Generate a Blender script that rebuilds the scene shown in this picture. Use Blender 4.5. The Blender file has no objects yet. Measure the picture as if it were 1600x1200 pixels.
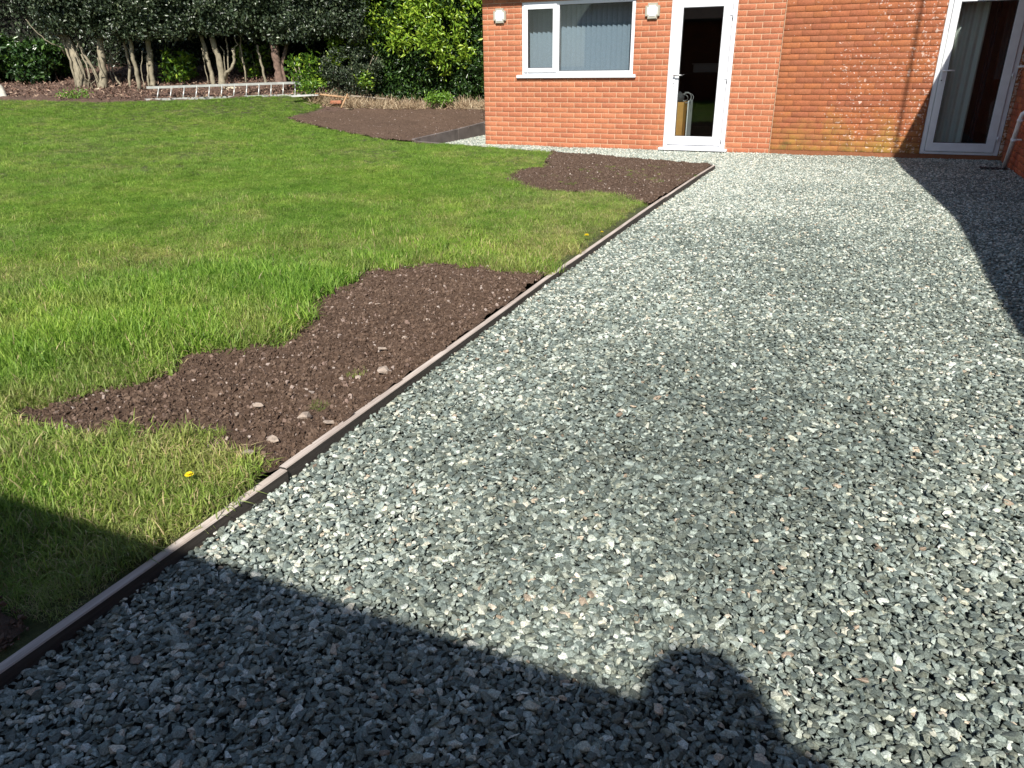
import bpy, bmesh, math, random
import numpy as np
from mathutils import Matrix, Vector

random.seed(7)
rng = np.random.default_rng(7)
SC = bpy.context.scene
COL = SC.collection
R = math.radians

# ------------------------------------------------------------------ camera
F, PITCH, ROLL, YAW = 1150.0, 0.40873973, -0.01246336, -0.42520823
CAM = np.array([5.47506711, -11.58935214, 1.14687609])
cp, sp, cy_, sy_ = math.cos(PITCH), math.sin(PITCH), math.cos(YAW), math.sin(YAW)
FWD = np.array([sy_ * cp, cy_ * cp, -sp]); RT = np.array([cy_, -sy_, 0.0]); UPV = np.cross(RT, FWD)
RT, UPV = RT * math.cos(ROLL) + UPV * math.sin(ROLL), -RT * math.sin(ROLL) + UPV * math.cos(ROLL)
cam_data = bpy.data.cameras.new("camera")
cam = bpy.data.objects.new("camera", cam_data); COL.objects.link(cam)
cam_data.sensor_width = 36.0; cam_data.lens = F / 1600 * 36; cam_data.clip_end = 2000; cam_data.clip_start = 0.02
cam.matrix_world = Matrix(((RT[0], UPV[0], -FWD[0], CAM[0]), (RT[1], UPV[1], -FWD[1], CAM[1]),
                           (RT[2], UPV[2], -FWD[2], CAM[2]), (0, 0, 0, 1)))
SC.camera = cam
HF = np.array([FWD[0], FWD[1], 0.0]); HF /= np.linalg.norm(HF)

# ------------------------------------------------------------------ light
SUNV = np.array([0.33, -1.0, 1.0]); SUNV /= np.linalg.norm(SUNV)
EL = math.asin(SUNV[2])
w = bpy.data.worlds.new("World"); SC.world = w; w.use_nodes = True
nt = w.node_tree
bg = nt.nodes['Background']
sky = nt.nodes.new('ShaderNodeTexSky'); sky.sky_type = 'NISHITA'; sky.sun_disc = False
sky.sun_elevation = EL; sky.sun_rotation = math.atan2(SUNV[0], SUNV[1])
sky.air_density = 1.0; sky.dust_density = 0.6; sky.ozone_density = 1.0
nt.links.new(sky.outputs[0], bg.inputs[0]); bg.inputs[1].default_value = 0.085
sd = bpy.data.lights.new("sun", 'SUN'); sd.energy = 5.0; sd.angle = R(0.6); sd.color = (1.0, 0.955, 0.88)
so = bpy.data.objects.new("sun", sd); COL.objects.link(so)
so.rotation_euler = Vector(SUNV).to_track_quat('Z', 'Y').to_euler(); so.location = (0, -20, 20)
SC.view_settings.view_transform = 'Standard'; SC.view_settings.look = 'None'
SC.view_settings.exposure = 0.47; SC.view_settings.gamma = 1.0

# ------------------------------------------------------------------ terrain height
def ray(x, y):
    return FWD * F + RT * (x - 800) + UPV * (600 - y)
def at_depth(x, y, dep):
    d = ray(x, y); return CAM + d * (dep / (d @ HF))
def at_z(x, y, z):
    d = ray(x, y); return CAM + d * ((z - CAM[2]) / d[2])

CTRL = [(3.95, -13, 0), (3.95, -11.5, 0), (3.95, -10, 0), (3.95, -8, 0), (3.95, -6, 0), (3.93, -4, 0), (3.9, -2, -.02),
        (-1, -1, .05), (-1, .5, .09), (-1, 1.7, .14), (-1.05, 3.2, .24), (1.5, -1.5, .02), (2, -9.5, .02), (2.4, -12, .02), (0, -12.5, .06),
        (1, -6, .04), (-1, -7, .08), (-3, -5, .13), (-6, -5, .26), (-9, -4.5, .45), (-4, -10, .2), (-10, -9, .45), (2, -4, .02), (0, -3, .05),
        (-3, -2, .15)]
for q in [(0, 158, 15.6), (100, 160, 15.6), (226, 156.5, 16), (350, 153, 16.4), (470, 149.5, 16.8), (450, 184, 15), (600, 172, 16.3), (757, 168, 16.6),
          (160, 137, 17.0), (60, 134, 17.0), (345, 131, 17.3), (430, 129, 17.3), (0, 128, 17.6), (560, 152, 17.3), (700, 158, 17.5)]:
    p_ = at_depth(*q); CTRL.append(tuple(p_))
CTRL = np.array(CTRL)
def _phi(r2):
    return 0.5 * r2 * np.log(r2 + 1e-12)
_n = len(CTRL)
_d2 = ((CTRL[:, None, :2] - CTRL[None, :, :2]) ** 2).sum(-1)
_A = np.zeros((_n + 3, _n + 3)); _A[:_n, :_n] = _phi(_d2) + np.eye(_n) * 0.25
_A[:_n, _n] = 1; _A[:_n, _n + 1:] = CTRL[:, :2]; _A[_n, :_n] = 1; _A[_n + 1:, :_n] = CTRL[:, :2].T
_w = np.linalg.solve(_A, np.concatenate([CTRL[:, 2], np.zeros(3)]))
def hz(x, y):
    x = np.asarray(x, float); y = np.asarray(y, float)
    xc = np.clip(x, -12.5, 4.0); yc = np.clip(y, -13, 4.5)
    sh = xc.shape; P = np.stack([xc.ravel(), yc.ravel()], -1)
    out = np.empty(len(P))
    for i in range(0, len(P), 20000):
        q = P[i:i + 20000]
        d2 = ((q[:, None] - CTRL[None, :, :2]) ** 2).sum(-1)
        out[i:i + 20000] = _phi(d2) @ _w[:_n] + _w[_n] + q @ _w[_n + 1:]
    lim = -.006 + np.clip(3.95 - P[:, 0], 0, 9) * .16     # the turf never stands above the edging
    return np.minimum(out, np.where(P[:, 1] < -2.2, lim, out)).reshape(sh)
def pix(x, y):
    d = ray(x, y); ts = np.linspace(1.2, 24, 1200) / (d @ HF)
    P = CAM + d * ts[:, None]
    below = P[:, 2] < hz(P[:, 0], P[:, 1])
    i = int(np.argmax(below)) if below.any() else 1199
    return P[i]
def poly(pts):
    return np.array([pix(*q)[:2] for q in pts])
def inside(P, pg):
    x, y = P[:, 0], P[:, 1]; c = np.zeros(len(P), bool); j = len(pg) - 1
    for i in range(len(pg)):
        xi, yi = pg[i]; xj, yj = pg[j]
        m = ((yi > y) != (yj > y)) & (x < (xj - xi) * (y - yi) / (yj - yi + 1e-12) + xi)
        c ^= m; j = i
    return c

# value noise for layout decisions
_perm = rng.random((256, 256))
def vnoise(x, y, s=1.0):
    x = np.asarray(x) / s + 100; y = np.asarray(y) / s + 100
    xi = np.floor(x).astype(int); yi = np.floor(y).astype(int); fx = x - xi; fy = y - yi
    fx = fx * fx * (3 - 2 * fx); fy = fy * fy * (3 - 2 * fy)
    g = lambda a, b: _perm[a % 256, b % 256]
    return (g(xi, yi) * (1 - fx) + g(xi + 1, yi) * fx) * (1 - fy) + (g(xi, yi + 1) * (1 - fx) + g(xi + 1, yi + 1) * fx) * fy

# ------------------------------------------------------------------ object helpers
def link(o, parent=None):
    COL.objects.link(o)
    if parent: o.parent = parent
    return o
def tag(o, label=None, cat=None, group=None, kind=None):
    if label: o["label"] = label
    if cat: o["category"] = cat
    if group: o["group"] = group
    if kind: o["kind"] = kind
    return o
def empty(name, loc=(0, 0, 0)):
    o = bpy.data.objects.new(name, None); COL.objects.link(o); o.location = loc
    o.empty_display_size = 0.2
    return o
def np_obj(name, V, Fc, mat, parent=None, attrs=None, smooth=False, linkit=True, off=None):
    """V (n,3), Fc (m,k) uniform faces or list; attrs {name: point values}"""
    me = bpy.data.meshes.new(name)
    V = np.asarray(V, np.float32)
    if off is not None: V = V - np.asarray(off, np.float32)
    if isinstance(Fc, np.ndarray):
        m, k = Fc.shape
        me.vertices.add(len(V)); me.vertices.foreach_set("co", V.ravel())
        me.loops.add(m * k); me.loops.foreach_set("vertex_index", Fc.astype(np.int32).ravel())
        me.polygons.add(m); me.polygons.foreach_set("loop_start", np.arange(0, m * k, k, dtype=np.int32))
        if smooth: me.polygons.foreach_set("use_smooth", np.ones(m, bool))
        me.update(calc_edges=True)
    else:
        me.from_pydata(V.tolist(), [], Fc)
        if smooth: me.polygons.foreach_set("use_smooth", [True] * len(me.polygons))
    for k_, v in (attrs or {}).items():
        a = me.attributes.new(k_, 'FLOAT', 'POINT'); a.data.foreach_set("value", np.asarray(v, np.float32))
    if mat: me.materials.append(mat)
    o = bpy.data.objects.new(name, me)
    if linkit: link(o, parent)
    return o
class MB:
    def __init__(s): s.bm = bmesh.new()
    def box(s, x0, x1, y0, y1, z0, z1, bev=0):
        t = bmesh.new(); r = bmesh.ops.create_cube(t, size=1)
        for v in t.verts:
            v.co = Vector(((x0 + x1) / 2 + v.co.x * (x1 - x0), (y0 + y1) / 2 + v.co.y * (y1 - y0), (z0 + z1) / 2 + v.co.z * (z1 - z0)))
        if bev: bmesh.ops.bevel(t, geom=list(t.edges), offset=bev, segments=2, affect='EDGES')
        s._merge(t); return s
    def _merge(s, t):
        me = bpy.data.meshes.new("tmp"); t.to_mesh(me); t.free(); s.bm.from_mesh(me); bpy.data.meshes.remove(me)
    def bar(s, a, b, wx, wz, bev=0.001, up=(0, 0, 1)):
        a, b = Vector(a), Vector(b); d = (b - a); L = d.length; d.normalize()
        upv = Vector(up); sx = d.cross(upv).normalized(); uz = sx.cross(d)
        t = bmesh.new(); bmesh.ops.create_cube(t, size=1)
        for v in t.verts: v.co = a + d * (v.co.y + .5) * L + sx * v.co.x * wx + uz * v.co.z * wz
        if bev: bmesh.ops.bevel(t, geom=list(t.edges), offset=bev, segments=1, affect='EDGES')
        s._merge(t); return s
    def tube(s, pts, rad, seg=10):
        pts = [Vector(p) for p in pts]; rad = rad if isinstance(rad, (list, tuple)) else [rad] * len(pts)
        rings = []
        ref = Vector((0.31, 0.77, 0.55))
        for i, p in enumerate(pts):
            d = (pts[min(i + 1, len(pts) - 1)] - pts[max(i - 1, 0)]).normalized()
            sx = d.cross(ref).normalized(); sy = d.cross(sx)
            rings.append([s.bm.verts.new(p + (sx * math.cos(a) + sy * math.sin(a)) * rad[i]) for a in [2 * math.pi * k / seg for k in range(seg)]])
        for a, b in zip(rings, rings[1:]):
            for k in range(seg): 
                f = s.bm.faces.new((a[k], a[(k + 1) % seg], b[(k + 1) % seg], b[k])); f.smooth = True
        s.bm.faces.new(rings[0][::-1]); s.bm.faces.new(rings[-1]); return s
    def prism(s, pts, z0, z1):
        lo = [s.bm.verts.new((x, y, z0)) for x, y in pts]; hi = [s.bm.verts.new((x, y, z1)) for x, y in pts]
        n = len(pts); s.bm.faces.new(lo[::-1]); s.bm.faces.new(hi)
        for k in range(n): s.bm.faces.new((lo[k], lo[(k + 1) % n], hi[(k + 1) % n], hi[k]))
        return s
    def quad(s, *pts):
        s.bm.faces.new([s.bm.verts.new(p) for p in pts]); return s
    def build(s, name, mat, parent=None):
        bmesh.ops.recalc_face_normals(s.bm, faces=s.bm.faces)
        me = bpy.data.meshes.new(name); s.bm.to_mesh(me); s.bm.free()
        if mat: me.materials.append(mat)
        o = bpy.data.objects.new(name, me)
        if parent is not None:
            me.transform(Matrix.Translation(-Vector(parent_world(parent))))
        return link(o, parent)
def parent_world(o):
    v = Vector((0, 0, 0))
    while o: v += o.location; o = o.parent
    return v

# ------------------------------------------------------------------ materials
def M_new(name):
    m = bpy.data.materials.new(name); m.use_nodes = True
    return m, m.node_tree, m.node_tree.nodes['Principled BSDF']
def N(nt, t, **k):
    n = nt.nodes.new(t)
    for a, b in k.items(): setattr(n, a, b)
    return n
def noise(nt, scale, detail=3, rough=.55, vec=None, dist=0):
    n = N(nt, 'ShaderNodeTexNoise'); n.inputs['Scale'].default_value = scale; n.inputs['Detail'].default_value = detail
    n.inputs['Roughness'].default_value = rough; n.inputs['Distortion'].default_value = dist
    if vec is None:
        g = N(nt, 'ShaderNodeNewGeometry'); vec = g.outputs['Position']
    nt.links.new(vec, n.inputs['Vector']); return n.outputs['Fac']
def ramp(nt, fac, stops, interp='LINEAR'):
    n = N(nt, 'ShaderNodeValToRGB'); n.color_ramp.interpolation = interp
    e = n.color_ramp.elements
    while len(e) < len(stops): e.new(0.5)
    for el, (p, c) in zip(e, stops):
        el.position = p; el.color = (*c, 1) if len(c) == 3 else c
    if fac is not None: nt.links.new(fac, n.inputs[0])
    return n.outputs[0]
def mix(nt, fac, a, b, mode='MIX'):
    n = N(nt, 'ShaderNodeMix', data_type='RGBA', blend_type=mode)
    for s, v in ((n.inputs[0], fac), (n.inputs[6], a), (n.inputs[7], b)):
        if isinstance(v, (int, float)): s.default_value = v
        elif isinstance(v, tuple): s.default_value = (*v, 1)
        else: nt.links.new(v, s)
    return n.outputs[2]
def math_(nt, op, a, b=0.0, c=0.0):
    n = N(nt, 'ShaderNodeMath', operation=op)
    for i, v in enumerate((a, b, c)):
        if isinstance(v, (int, float)): n.inputs[i].default_value = v
        else: nt.links.new(v, n.inputs[i])
    return n.outputs[0]
def attr(nt, name, typ='GEOMETRY'):
    n = N(nt, 'ShaderNodeAttribute', attribute_name=name, attribute_type=typ); return n.outputs['Fac']
def bump(nt, h, bs, strength=.5, dist=.01):
    n = N(nt, 'ShaderNodeBump'); n.inputs['Strength'].default_value = strength; n.inputs['Distance'].default_value = dist
    nt.links.new(h, n.inputs['Height']); nt.links.new(n.outputs[0], bs.inputs['Normal'])
def G3(v): return (v, v, v)
def simple(name, col, rough=.5, metal=0, nscale=None, var=.15, bmp=0, spec=.5):
    m, nt, bs = M_new(name)
    bs.inputs['Roughness'].default_value = rough; bs.inputs['Metallic'].default_value = metal
    bs.inputs['Specular IOR Level'].default_value = spec
    if nscale:
        f = noise(nt, nscale, 5)
        c = ramp(nt, f, [(.3, tuple(v * (1 - var) for v in col)), (.7, tuple(min(1, v * (1 + var)) for v in col))])
        nt.links.new(c, bs.inputs['Base Color'])
        if bmp: bump(nt, f, bs, bmp, .01)
    else: bs.inputs['Base Color'].default_value = (*col, 1)
    return m

def brick_mat(name, stops, dirt=None):
    m, nt, bs = M_new(name)
    r = attr(nt, 'rnd'); base = ramp(nt, r, stops)
    f = noise(nt, 60, 4, .7); base = mix(nt, .55, base, ramp(nt, f, [(.3, G3(.5)), (.7, G3(1.3))]), 'MULTIPLY')
    g = noise(nt, 2.2, 4); base = mix(nt, .6, base, ramp(nt, g, [(.3, G3(.82)), (.7, G3(1.12))]), 'MULTIPLY')
    geo = N(nt, 'ShaderNodeNewGeometry'); sep = N(nt, 'ShaderNodeSeparateXYZ'); nt.links.new(geo.outputs['Position'], sep.inputs[0])
    if dirt:
        # yellow-green lichen near the foot of the old wall
        low = math_(nt, 'MULTIPLY_ADD', sep.outputs['Z'], -1.25, 0.62)
        n1 = noise(nt, 3.2, 6, .65); fac = math_(nt, 'ADD', low, math_(nt, 'MULTIPLY_ADD', n1, 2.6, -1.35))
        fac = math_(nt, 'MINIMUM', math_(nt, 'MAXIMUM', fac, 0.0), .8)
        base = mix(nt, fac, base, (.36, .22, .04))
        n2 = noise(nt, 5.0, 6, .7); dk = ramp(nt, n2, [(.50, G3(0)), (.66, G3(1))])
        base = mix(nt, math_(nt, 'MULTIPLY', dk, math_(nt, 'MAXIMUM', math_(nt, 'MULTIPLY_ADD', sep.outputs['Z'], -2.0, .8), 0.10)), base, (.07, .07, .02))
        # pale flaked paint / efflorescence specks, denser towards the right
        n3 = noise(nt, 26, 3, .6); n4 = noise(nt, 1.6, 3)
        xm = math_(nt, 'MULTIPLY_ADD', sep.outputs['X'], .07, -.37)
        thr = math_(nt, 'ADD', n3, math_(nt, 'ADD', math_(nt, 'MULTIPLY_ADD', n4, .28, -.14), xm))
        sp_ = ramp(nt, thr, [(.635, G3(0)), (.675, G3(1))])
        base = mix(nt, math_(nt, 'MULTIPLY', sp_, .8), base, (.66, .50, .42))
        bl = noise(nt, 9, 4, .6); base = mix(nt, math_(nt, 'MULTIPLY', ramp(nt, bl, [(.5, G3(0)), (.68, G3(1))]), .38), base, (.30, .12, .055))
    nt.links.new(base, bs.inputs['Base Color']); bs.inputs['Roughness'].default_value = .85
    bump(nt, noise(nt, 120, 4, .7), bs, .6, .004)
    return m
BR_NEW = brick_mat('new red brick', [(0, (.43, .145, .072)), (.35, (.46, .158, .076)), (.7, (.49, .172, .082)), (1, (.52, .19, .092))])
BR_OLD = brick_mat('weathered red brick', [(0, (.34, .108, .050)), (.4, (.38, .122, .050)), (.75, (.42, .140, .050)), (1, (.36, .125, .060))], dirt=True)
BR_SIDE = brick_mat('plain red brick', [(0, (.30, .07, .035)), (.5, (.40, .10, .04)), (1, (.48, .13, .05))])  # random red tones for the wing and courtyard bricks, without dirt
MORT_NEW = simple('cream mortar', (.58, .38, .245), .95, nscale=30, bmp=.3)
MORT_OLD = simple('old raked mortar', (.26, .10, .045), .95, nscale=30, bmp=.5)
UPVC = simple('white upvc', (.76, .77, .80), .3, nscale=8, var=.02)
UPVC_OLD = simple('aged white upvc', (.74, .75, .77), .42, nscale=9, var=.06)
SEAL = simple('dark rubber seal', (.02, .02, .022), .6)
METAL = simple('brushed metal', (.62, .62, .62), .35, metal=.9, nscale=20, var=.1)
ALU = simple('dull aluminium', (.55, .55, .52), .42, metal=.55, nscale=12, var=.15)
PIPE = simple('white waste pipe', (.85, .84, .86), .45, nscale=10, var=.08)
BLACK = simple('black iron', (.012, .012, .013), .5)
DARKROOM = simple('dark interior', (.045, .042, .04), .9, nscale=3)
PLASTER = simple('interior plaster', (.16, .15, .14), .9, nscale=3)
ROOF = simple('brown roof tile', (.11, .06, .045), .85, nscale=6, var=.3, bmp=.5)
FASCIA = simple('dark fascia', (.05, .04, .04), .5, nscale=5)
BLIND = simple('blue grey blind fabric', (.27, .33, .42), .85, nscale=40, var=.08)
def glass_mat():
    m, nt, bs = M_new('window glass'); nt.nodes.remove(bs)
    out = nt.nodes['Material Output']
    tr = N(nt, 'ShaderNodeBsdfTransparent'); tr.inputs[0].default_value = (.86, .89, .88, 1)
    gl = N(nt, 'ShaderNodeBsdfGlossy'); gl.inputs['Roughness'].default_value = .015
    lw = N(nt, 'ShaderNodeLayerWeight')      # Schlick reflectance, the same from both sides
    f2 = math_(nt, 'MULTIPLY_ADD', math_(nt, 'POWER', lw.outputs['Facing'], 5.0), .9, .045)
    mx = N(nt, 'ShaderNodeMixShader'); nt.links.new(f2, mx.inputs[0]); nt.links.new(tr.outputs[0], mx.inputs[1]); nt.links.new(gl.outputs[0], mx.inputs[2])
    nt.links.new(mx.outputs[0], out.inputs[0]); return m
GLASS = glass_mat()

def wood_mat():
    m, nt, bs = M_new('weathered edging timber')
    g = N(nt, 'ShaderNodeNewGeometry'); mp = N(nt, 'ShaderNodeMapping'); nt.links.new(g.outputs['Position'], mp.inputs[0])
    mp.inputs['Scale'].default_value = (90, 5, 90)
    f = noise(nt, 1, 5, .65, vec=mp.outputs[0]); b = noise(nt, 2.4, 4)
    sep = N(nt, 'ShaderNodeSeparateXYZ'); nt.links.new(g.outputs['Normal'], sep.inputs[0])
    c = ramp(nt, f, [(.25, (.31, .26, .225)), (.5, (.52, .455, .405)), (.75, (.67, .615, .56))])
    c = mix(nt, .8, c, ramp(nt, b, [(.3, (.72, .66, .63)), (.65, (1.1, 1.07, 1.05))]), 'MULTIPLY')
    # the sides of the board are stained dark by wet soil; only the walked-on top is bleached
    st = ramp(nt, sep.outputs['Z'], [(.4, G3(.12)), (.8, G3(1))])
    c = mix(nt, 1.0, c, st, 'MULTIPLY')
    nt.links.new(c, bs.inputs['Base Color']); bs.inputs['Roughness'].default_value = .85; bump(nt, f, bs, .5, .004)
    return m
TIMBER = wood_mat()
SLEEPER = simple('grey brown sleeper timber', (.16, .135, .125), .85, nscale=5, var=.3, bmp=.4)

def soil_mat(name, k=1.0):
    m, nt, bs = M_new(name)
    f = noise(nt, 38, 6, .7); g = noise(nt, 1.1, 4)
    c = ramp(nt, f, [(.25, tuple(v * k for v in (.062, .038, .026))), (.55, tuple(v * k for v in (.138, .090, .064))), (.8, tuple(v * k for v in (.24, .165, .122)))])
    c = mix(nt, .6, c, ramp(nt, g, [(.3, G3(.8)), (.7, G3(1.25))]), 'MULTIPLY')
    nt.links.new(c, bs.inputs['Base Color']); bs.inputs['Roughness'].default_value = .95; bs.inputs['Specular IOR Level'].default_value = .2
    bump(nt, noise(nt, 70, 6, .75), bs, 1.0, .02); return m
SOIL = soil_mat('dark topsoil')
def clod_mat():
    m, nt, bs = M_new('soil crumbs')
    r = attr(nt, 'rnd', 'INSTANCER')
    c = ramp(nt, r, [(0, (.074, .047, .033)), (.5, (.115, .076, .054)), (.90, (.165, .114, .084)), (.965, (.24, .17, .14)), (1, (.48, .41, .36))])
    f = noise(nt, 90, 4, .7); c = mix(nt, .6, c, ramp(nt, f, [(.3, G3(.6)), (.7, G3(1.25))]), 'MULTIPLY')
    nt.links.new(c, bs.inputs['Base Color']); bs.inputs['Roughness'].default_value = .95; bs.inputs['Specular IOR Level'].default_value = .2
    return m
CLOD = clod_mat()
def ground_mat():
    m, nt, bs = M_new('litter and thatch ground')
    f = noise(nt, 30, 6, .7); g = noise(nt, 1.6, 4); h = noise(nt, 9, 4)
    br = ramp(nt, f, [(.3, (.05, .03, .02)), (.6, (.14, .085, .062)), (.8, (.22, .15, .11))])
    gr = ramp(nt, f, [(.3, (.035, .045, .012)), (.7, (.10, .11, .035))])
    la = attr(nt, 'lawn'); c = mix(nt, la, br, gr)
    c = mix(nt, .5, c, ramp(nt, h, [(.3, G3(.7)), (.7, G3(1.3))]), 'MULTIPLY')
    nt.links.new(c, bs.inputs['Base Color']); bs.inputs['Roughness'].default_value = .95; bump(nt, f, bs, .8, .03); return m
GROUND = ground_mat()
def gravel_mat():
    m, nt, bs = M_new('green granite chippings')
    r = attr(nt, 'rnd', 'INSTANCER')
    wn = N(nt, 'ShaderNodeTexWhiteNoise', noise_dimensions='1D'); nt.links.new(r, wn.inputs['W'])
    tan_ = N(nt, 'ShaderNodeMath', operation='LESS_THAN'); nt.links.new(wn.outputs[0], tan_.inputs[0]); tan_.inputs[1].default_value = .014
    dust = attr(nt, 'dust', 'INSTANCER')
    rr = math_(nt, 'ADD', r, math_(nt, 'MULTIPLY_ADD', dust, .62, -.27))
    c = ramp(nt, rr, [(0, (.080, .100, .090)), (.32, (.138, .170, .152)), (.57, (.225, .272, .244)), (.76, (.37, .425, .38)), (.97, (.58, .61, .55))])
    warm = math_(nt, 'FRACT', math_(nt, 'MULTIPLY', wn.outputs[0], 37.0))
    c = mix(nt, math_(nt, 'MULTIPLY', math_(nt, 'POWER', warm, 2.5), .7), c, mix(nt, 1.0, c, (1.16, .98, .80), 'MULTIPLY'))
    c = mix(nt, tan_.outputs[0], c, ramp(nt, wn.outputs[1], [(0, (.20, .15, .11)), (.4, (.46, .38, .28)), (.7, (.55, .50, .40)), (1, (.17, .10, .08))]))
    tc = N(nt, 'ShaderNodeTexCoord')
    f = noise(nt, 260, 3, .7); c = mix(nt, .75, c, ramp(nt, f, [(.30, G3(.4)), (.5, G3(1.0)), (.68, G3(1.7))]), 'MULTIPLY')
    nt.links.new(c, bs.inputs['Base Color']); bs.inputs['Roughness'].default_value = .55; bs.inputs['Specular IOR Level'].default_value = .45
    return m
GRAVEL = gravel_mat()
GRAVEL_BED = simple('gravel fines', (.045, .055, .053), .95, nscale=40, var=.5, bmp=1)
def grass_mat():
    m, nt, bs = M_new('lawn blades'); nt.nodes.remove(bs); out = nt.nodes['Material Output']
    b = attr(nt, 'b'); tip = attr(nt, 'tip'); dry = attr(nt, 'dry', 'INSTANCER'); r = attr(nt, 'rnd', 'INSTANCER')
    big = noise(nt, .9, 3); mid = noise(nt, 3.2, 3)
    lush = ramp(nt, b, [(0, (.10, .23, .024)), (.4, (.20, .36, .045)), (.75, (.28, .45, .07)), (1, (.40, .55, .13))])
    olive = ramp(nt, b, [(0, (.18, .225, .035)), (.5, (.31, .37, .10)), (1, (.47, .51, .20))])
    k = math_(nt, 'MINIMUM', math_(nt, 'MAXIMUM', math_(nt, 'ADD', math_(nt, 'MULTIPLY_ADD', mid, 2.2, -1.12), math_(nt, 'MULTIPLY', dry, .9)), 0.0), 1.0)
    c = mix(nt, k, lush, olive)
    st = N(nt, 'ShaderNodeMath', operation='LESS_THAN'); nt.links.new(b, st.inputs[0])
    nt.links.new(math_(nt, 'MULTIPLY_ADD', dry, .30, .02), st.inputs[1])
    c = mix(nt, st.outputs[0], c, ramp(nt, r, [(0, (.42, .34, .17)), (1, (.55, .48, .28))]))
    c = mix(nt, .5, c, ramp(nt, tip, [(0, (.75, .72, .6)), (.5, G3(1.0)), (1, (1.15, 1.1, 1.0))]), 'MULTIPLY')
    c = mix(nt, .8, c, ramp(nt, r, [(0, (.52, .60, .5)), (.5, G3(1.0)), (1, (1.5, 1.38, 1.35))]), 'MULTIPLY')
    c = mix(nt, .4, c, ramp(nt, big, [(.36, (.72, .84, .8)), (.64, (1.25, 1.12, 1.1))]), 'MULTIPLY')
    p = N(nt, 'ShaderNodeBsdfPrincipled'); p.inputs['Roughness'].default_value = .5; p.inputs['Specular IOR Level'].default_value = .3
    t = N(nt, 'ShaderNodeBsdfTranslucent'); nt.links.new(c, p.inputs['Base Color']); nt.links.new(c, t.inputs[0])
    mx = N(nt, 'ShaderNodeMixShader'); mx.inputs[0].default_value = .42
    nt.links.new(p.outputs[0], mx.inputs[1]); nt.links.new(t.outputs[0], mx.inputs[2]); nt.links.new(mx.outputs[0], out.inputs[0]); return m
GRASS = grass_mat()
def leaf_mat(name, stops, rough=.3, transl=.2):
    m, nt, bs = M_new(name); out = nt.nodes['Material Output']
    r = attr(nt, 'rnd'); c = ramp(nt, r, stops)
    nt.links.new(c, bs.inputs['Base Color']); bs.inputs['Roughness'].default_value = rough; bs.inputs['Specular IOR Level'].default_value = .6
    t = N(nt, 'ShaderNodeBsdfTranslucent'); nt.links.new(c, t.inputs[0])
    mx = N(nt, 'ShaderNodeMixShader'); mx.inputs[0].default_value = transl
    nt.links.new(bs.outputs[0], mx.inputs[1]); nt.links.new(t.outputs[0], mx.inputs[2]); nt.links.new(mx.outputs[0], out.inputs[0]); return m
HOLLY = leaf_mat('dark holly leaves', [(0, (.018, .030, .015)), (.55, (.045, .068, .034)), (.88, (.10, .13, .065)), (1, (.22, .25, .13))], .36, .1)
LAUREL = leaf_mat('laurel leaves', [(0, (.03, .075, .012)), (.5, (.09, .19, .02)), (.8, (.27, .43, .04)), (1, (.46, .58, .07))], .32, .28)
LAURELDK = leaf_mat('dark laurel leaves', [(0, (.014, .034, .010)), (.6, (.035, .080, .018)), (.9, (.10, .19, .03)), (1, (.24, .36, .06))], .3, .15)
WEED = leaf_mat('fresh weed leaves', [(0, (.08, .2, .02)), (1, (.25, .42, .05))], .45, .3)
BARK = simple('pale olive bark', (.27, .235, .165), .9, nscale=14, var=.35, bmp=.6)
BARKD = simple('reddish dark bark', (.17, .11, .085), .95, nscale=18, var=.45, bmp=.9)
TWIG = simple('dead grey twigs', (.34, .29, .23), .9, nscale=14, var=.3)
CORE = simple('dark hedge core', (.012, .012, .008), 1.0, nscale=6, var=.4)  # near-black colour stands for the shade deep inside a hedge
STRAW = leaf_mat('dry straw stems', [(0, (.22, .14, .08)), (.5, (.42, .31, .19)), (1, (.60, .50, .34))], .8, .1)

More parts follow.
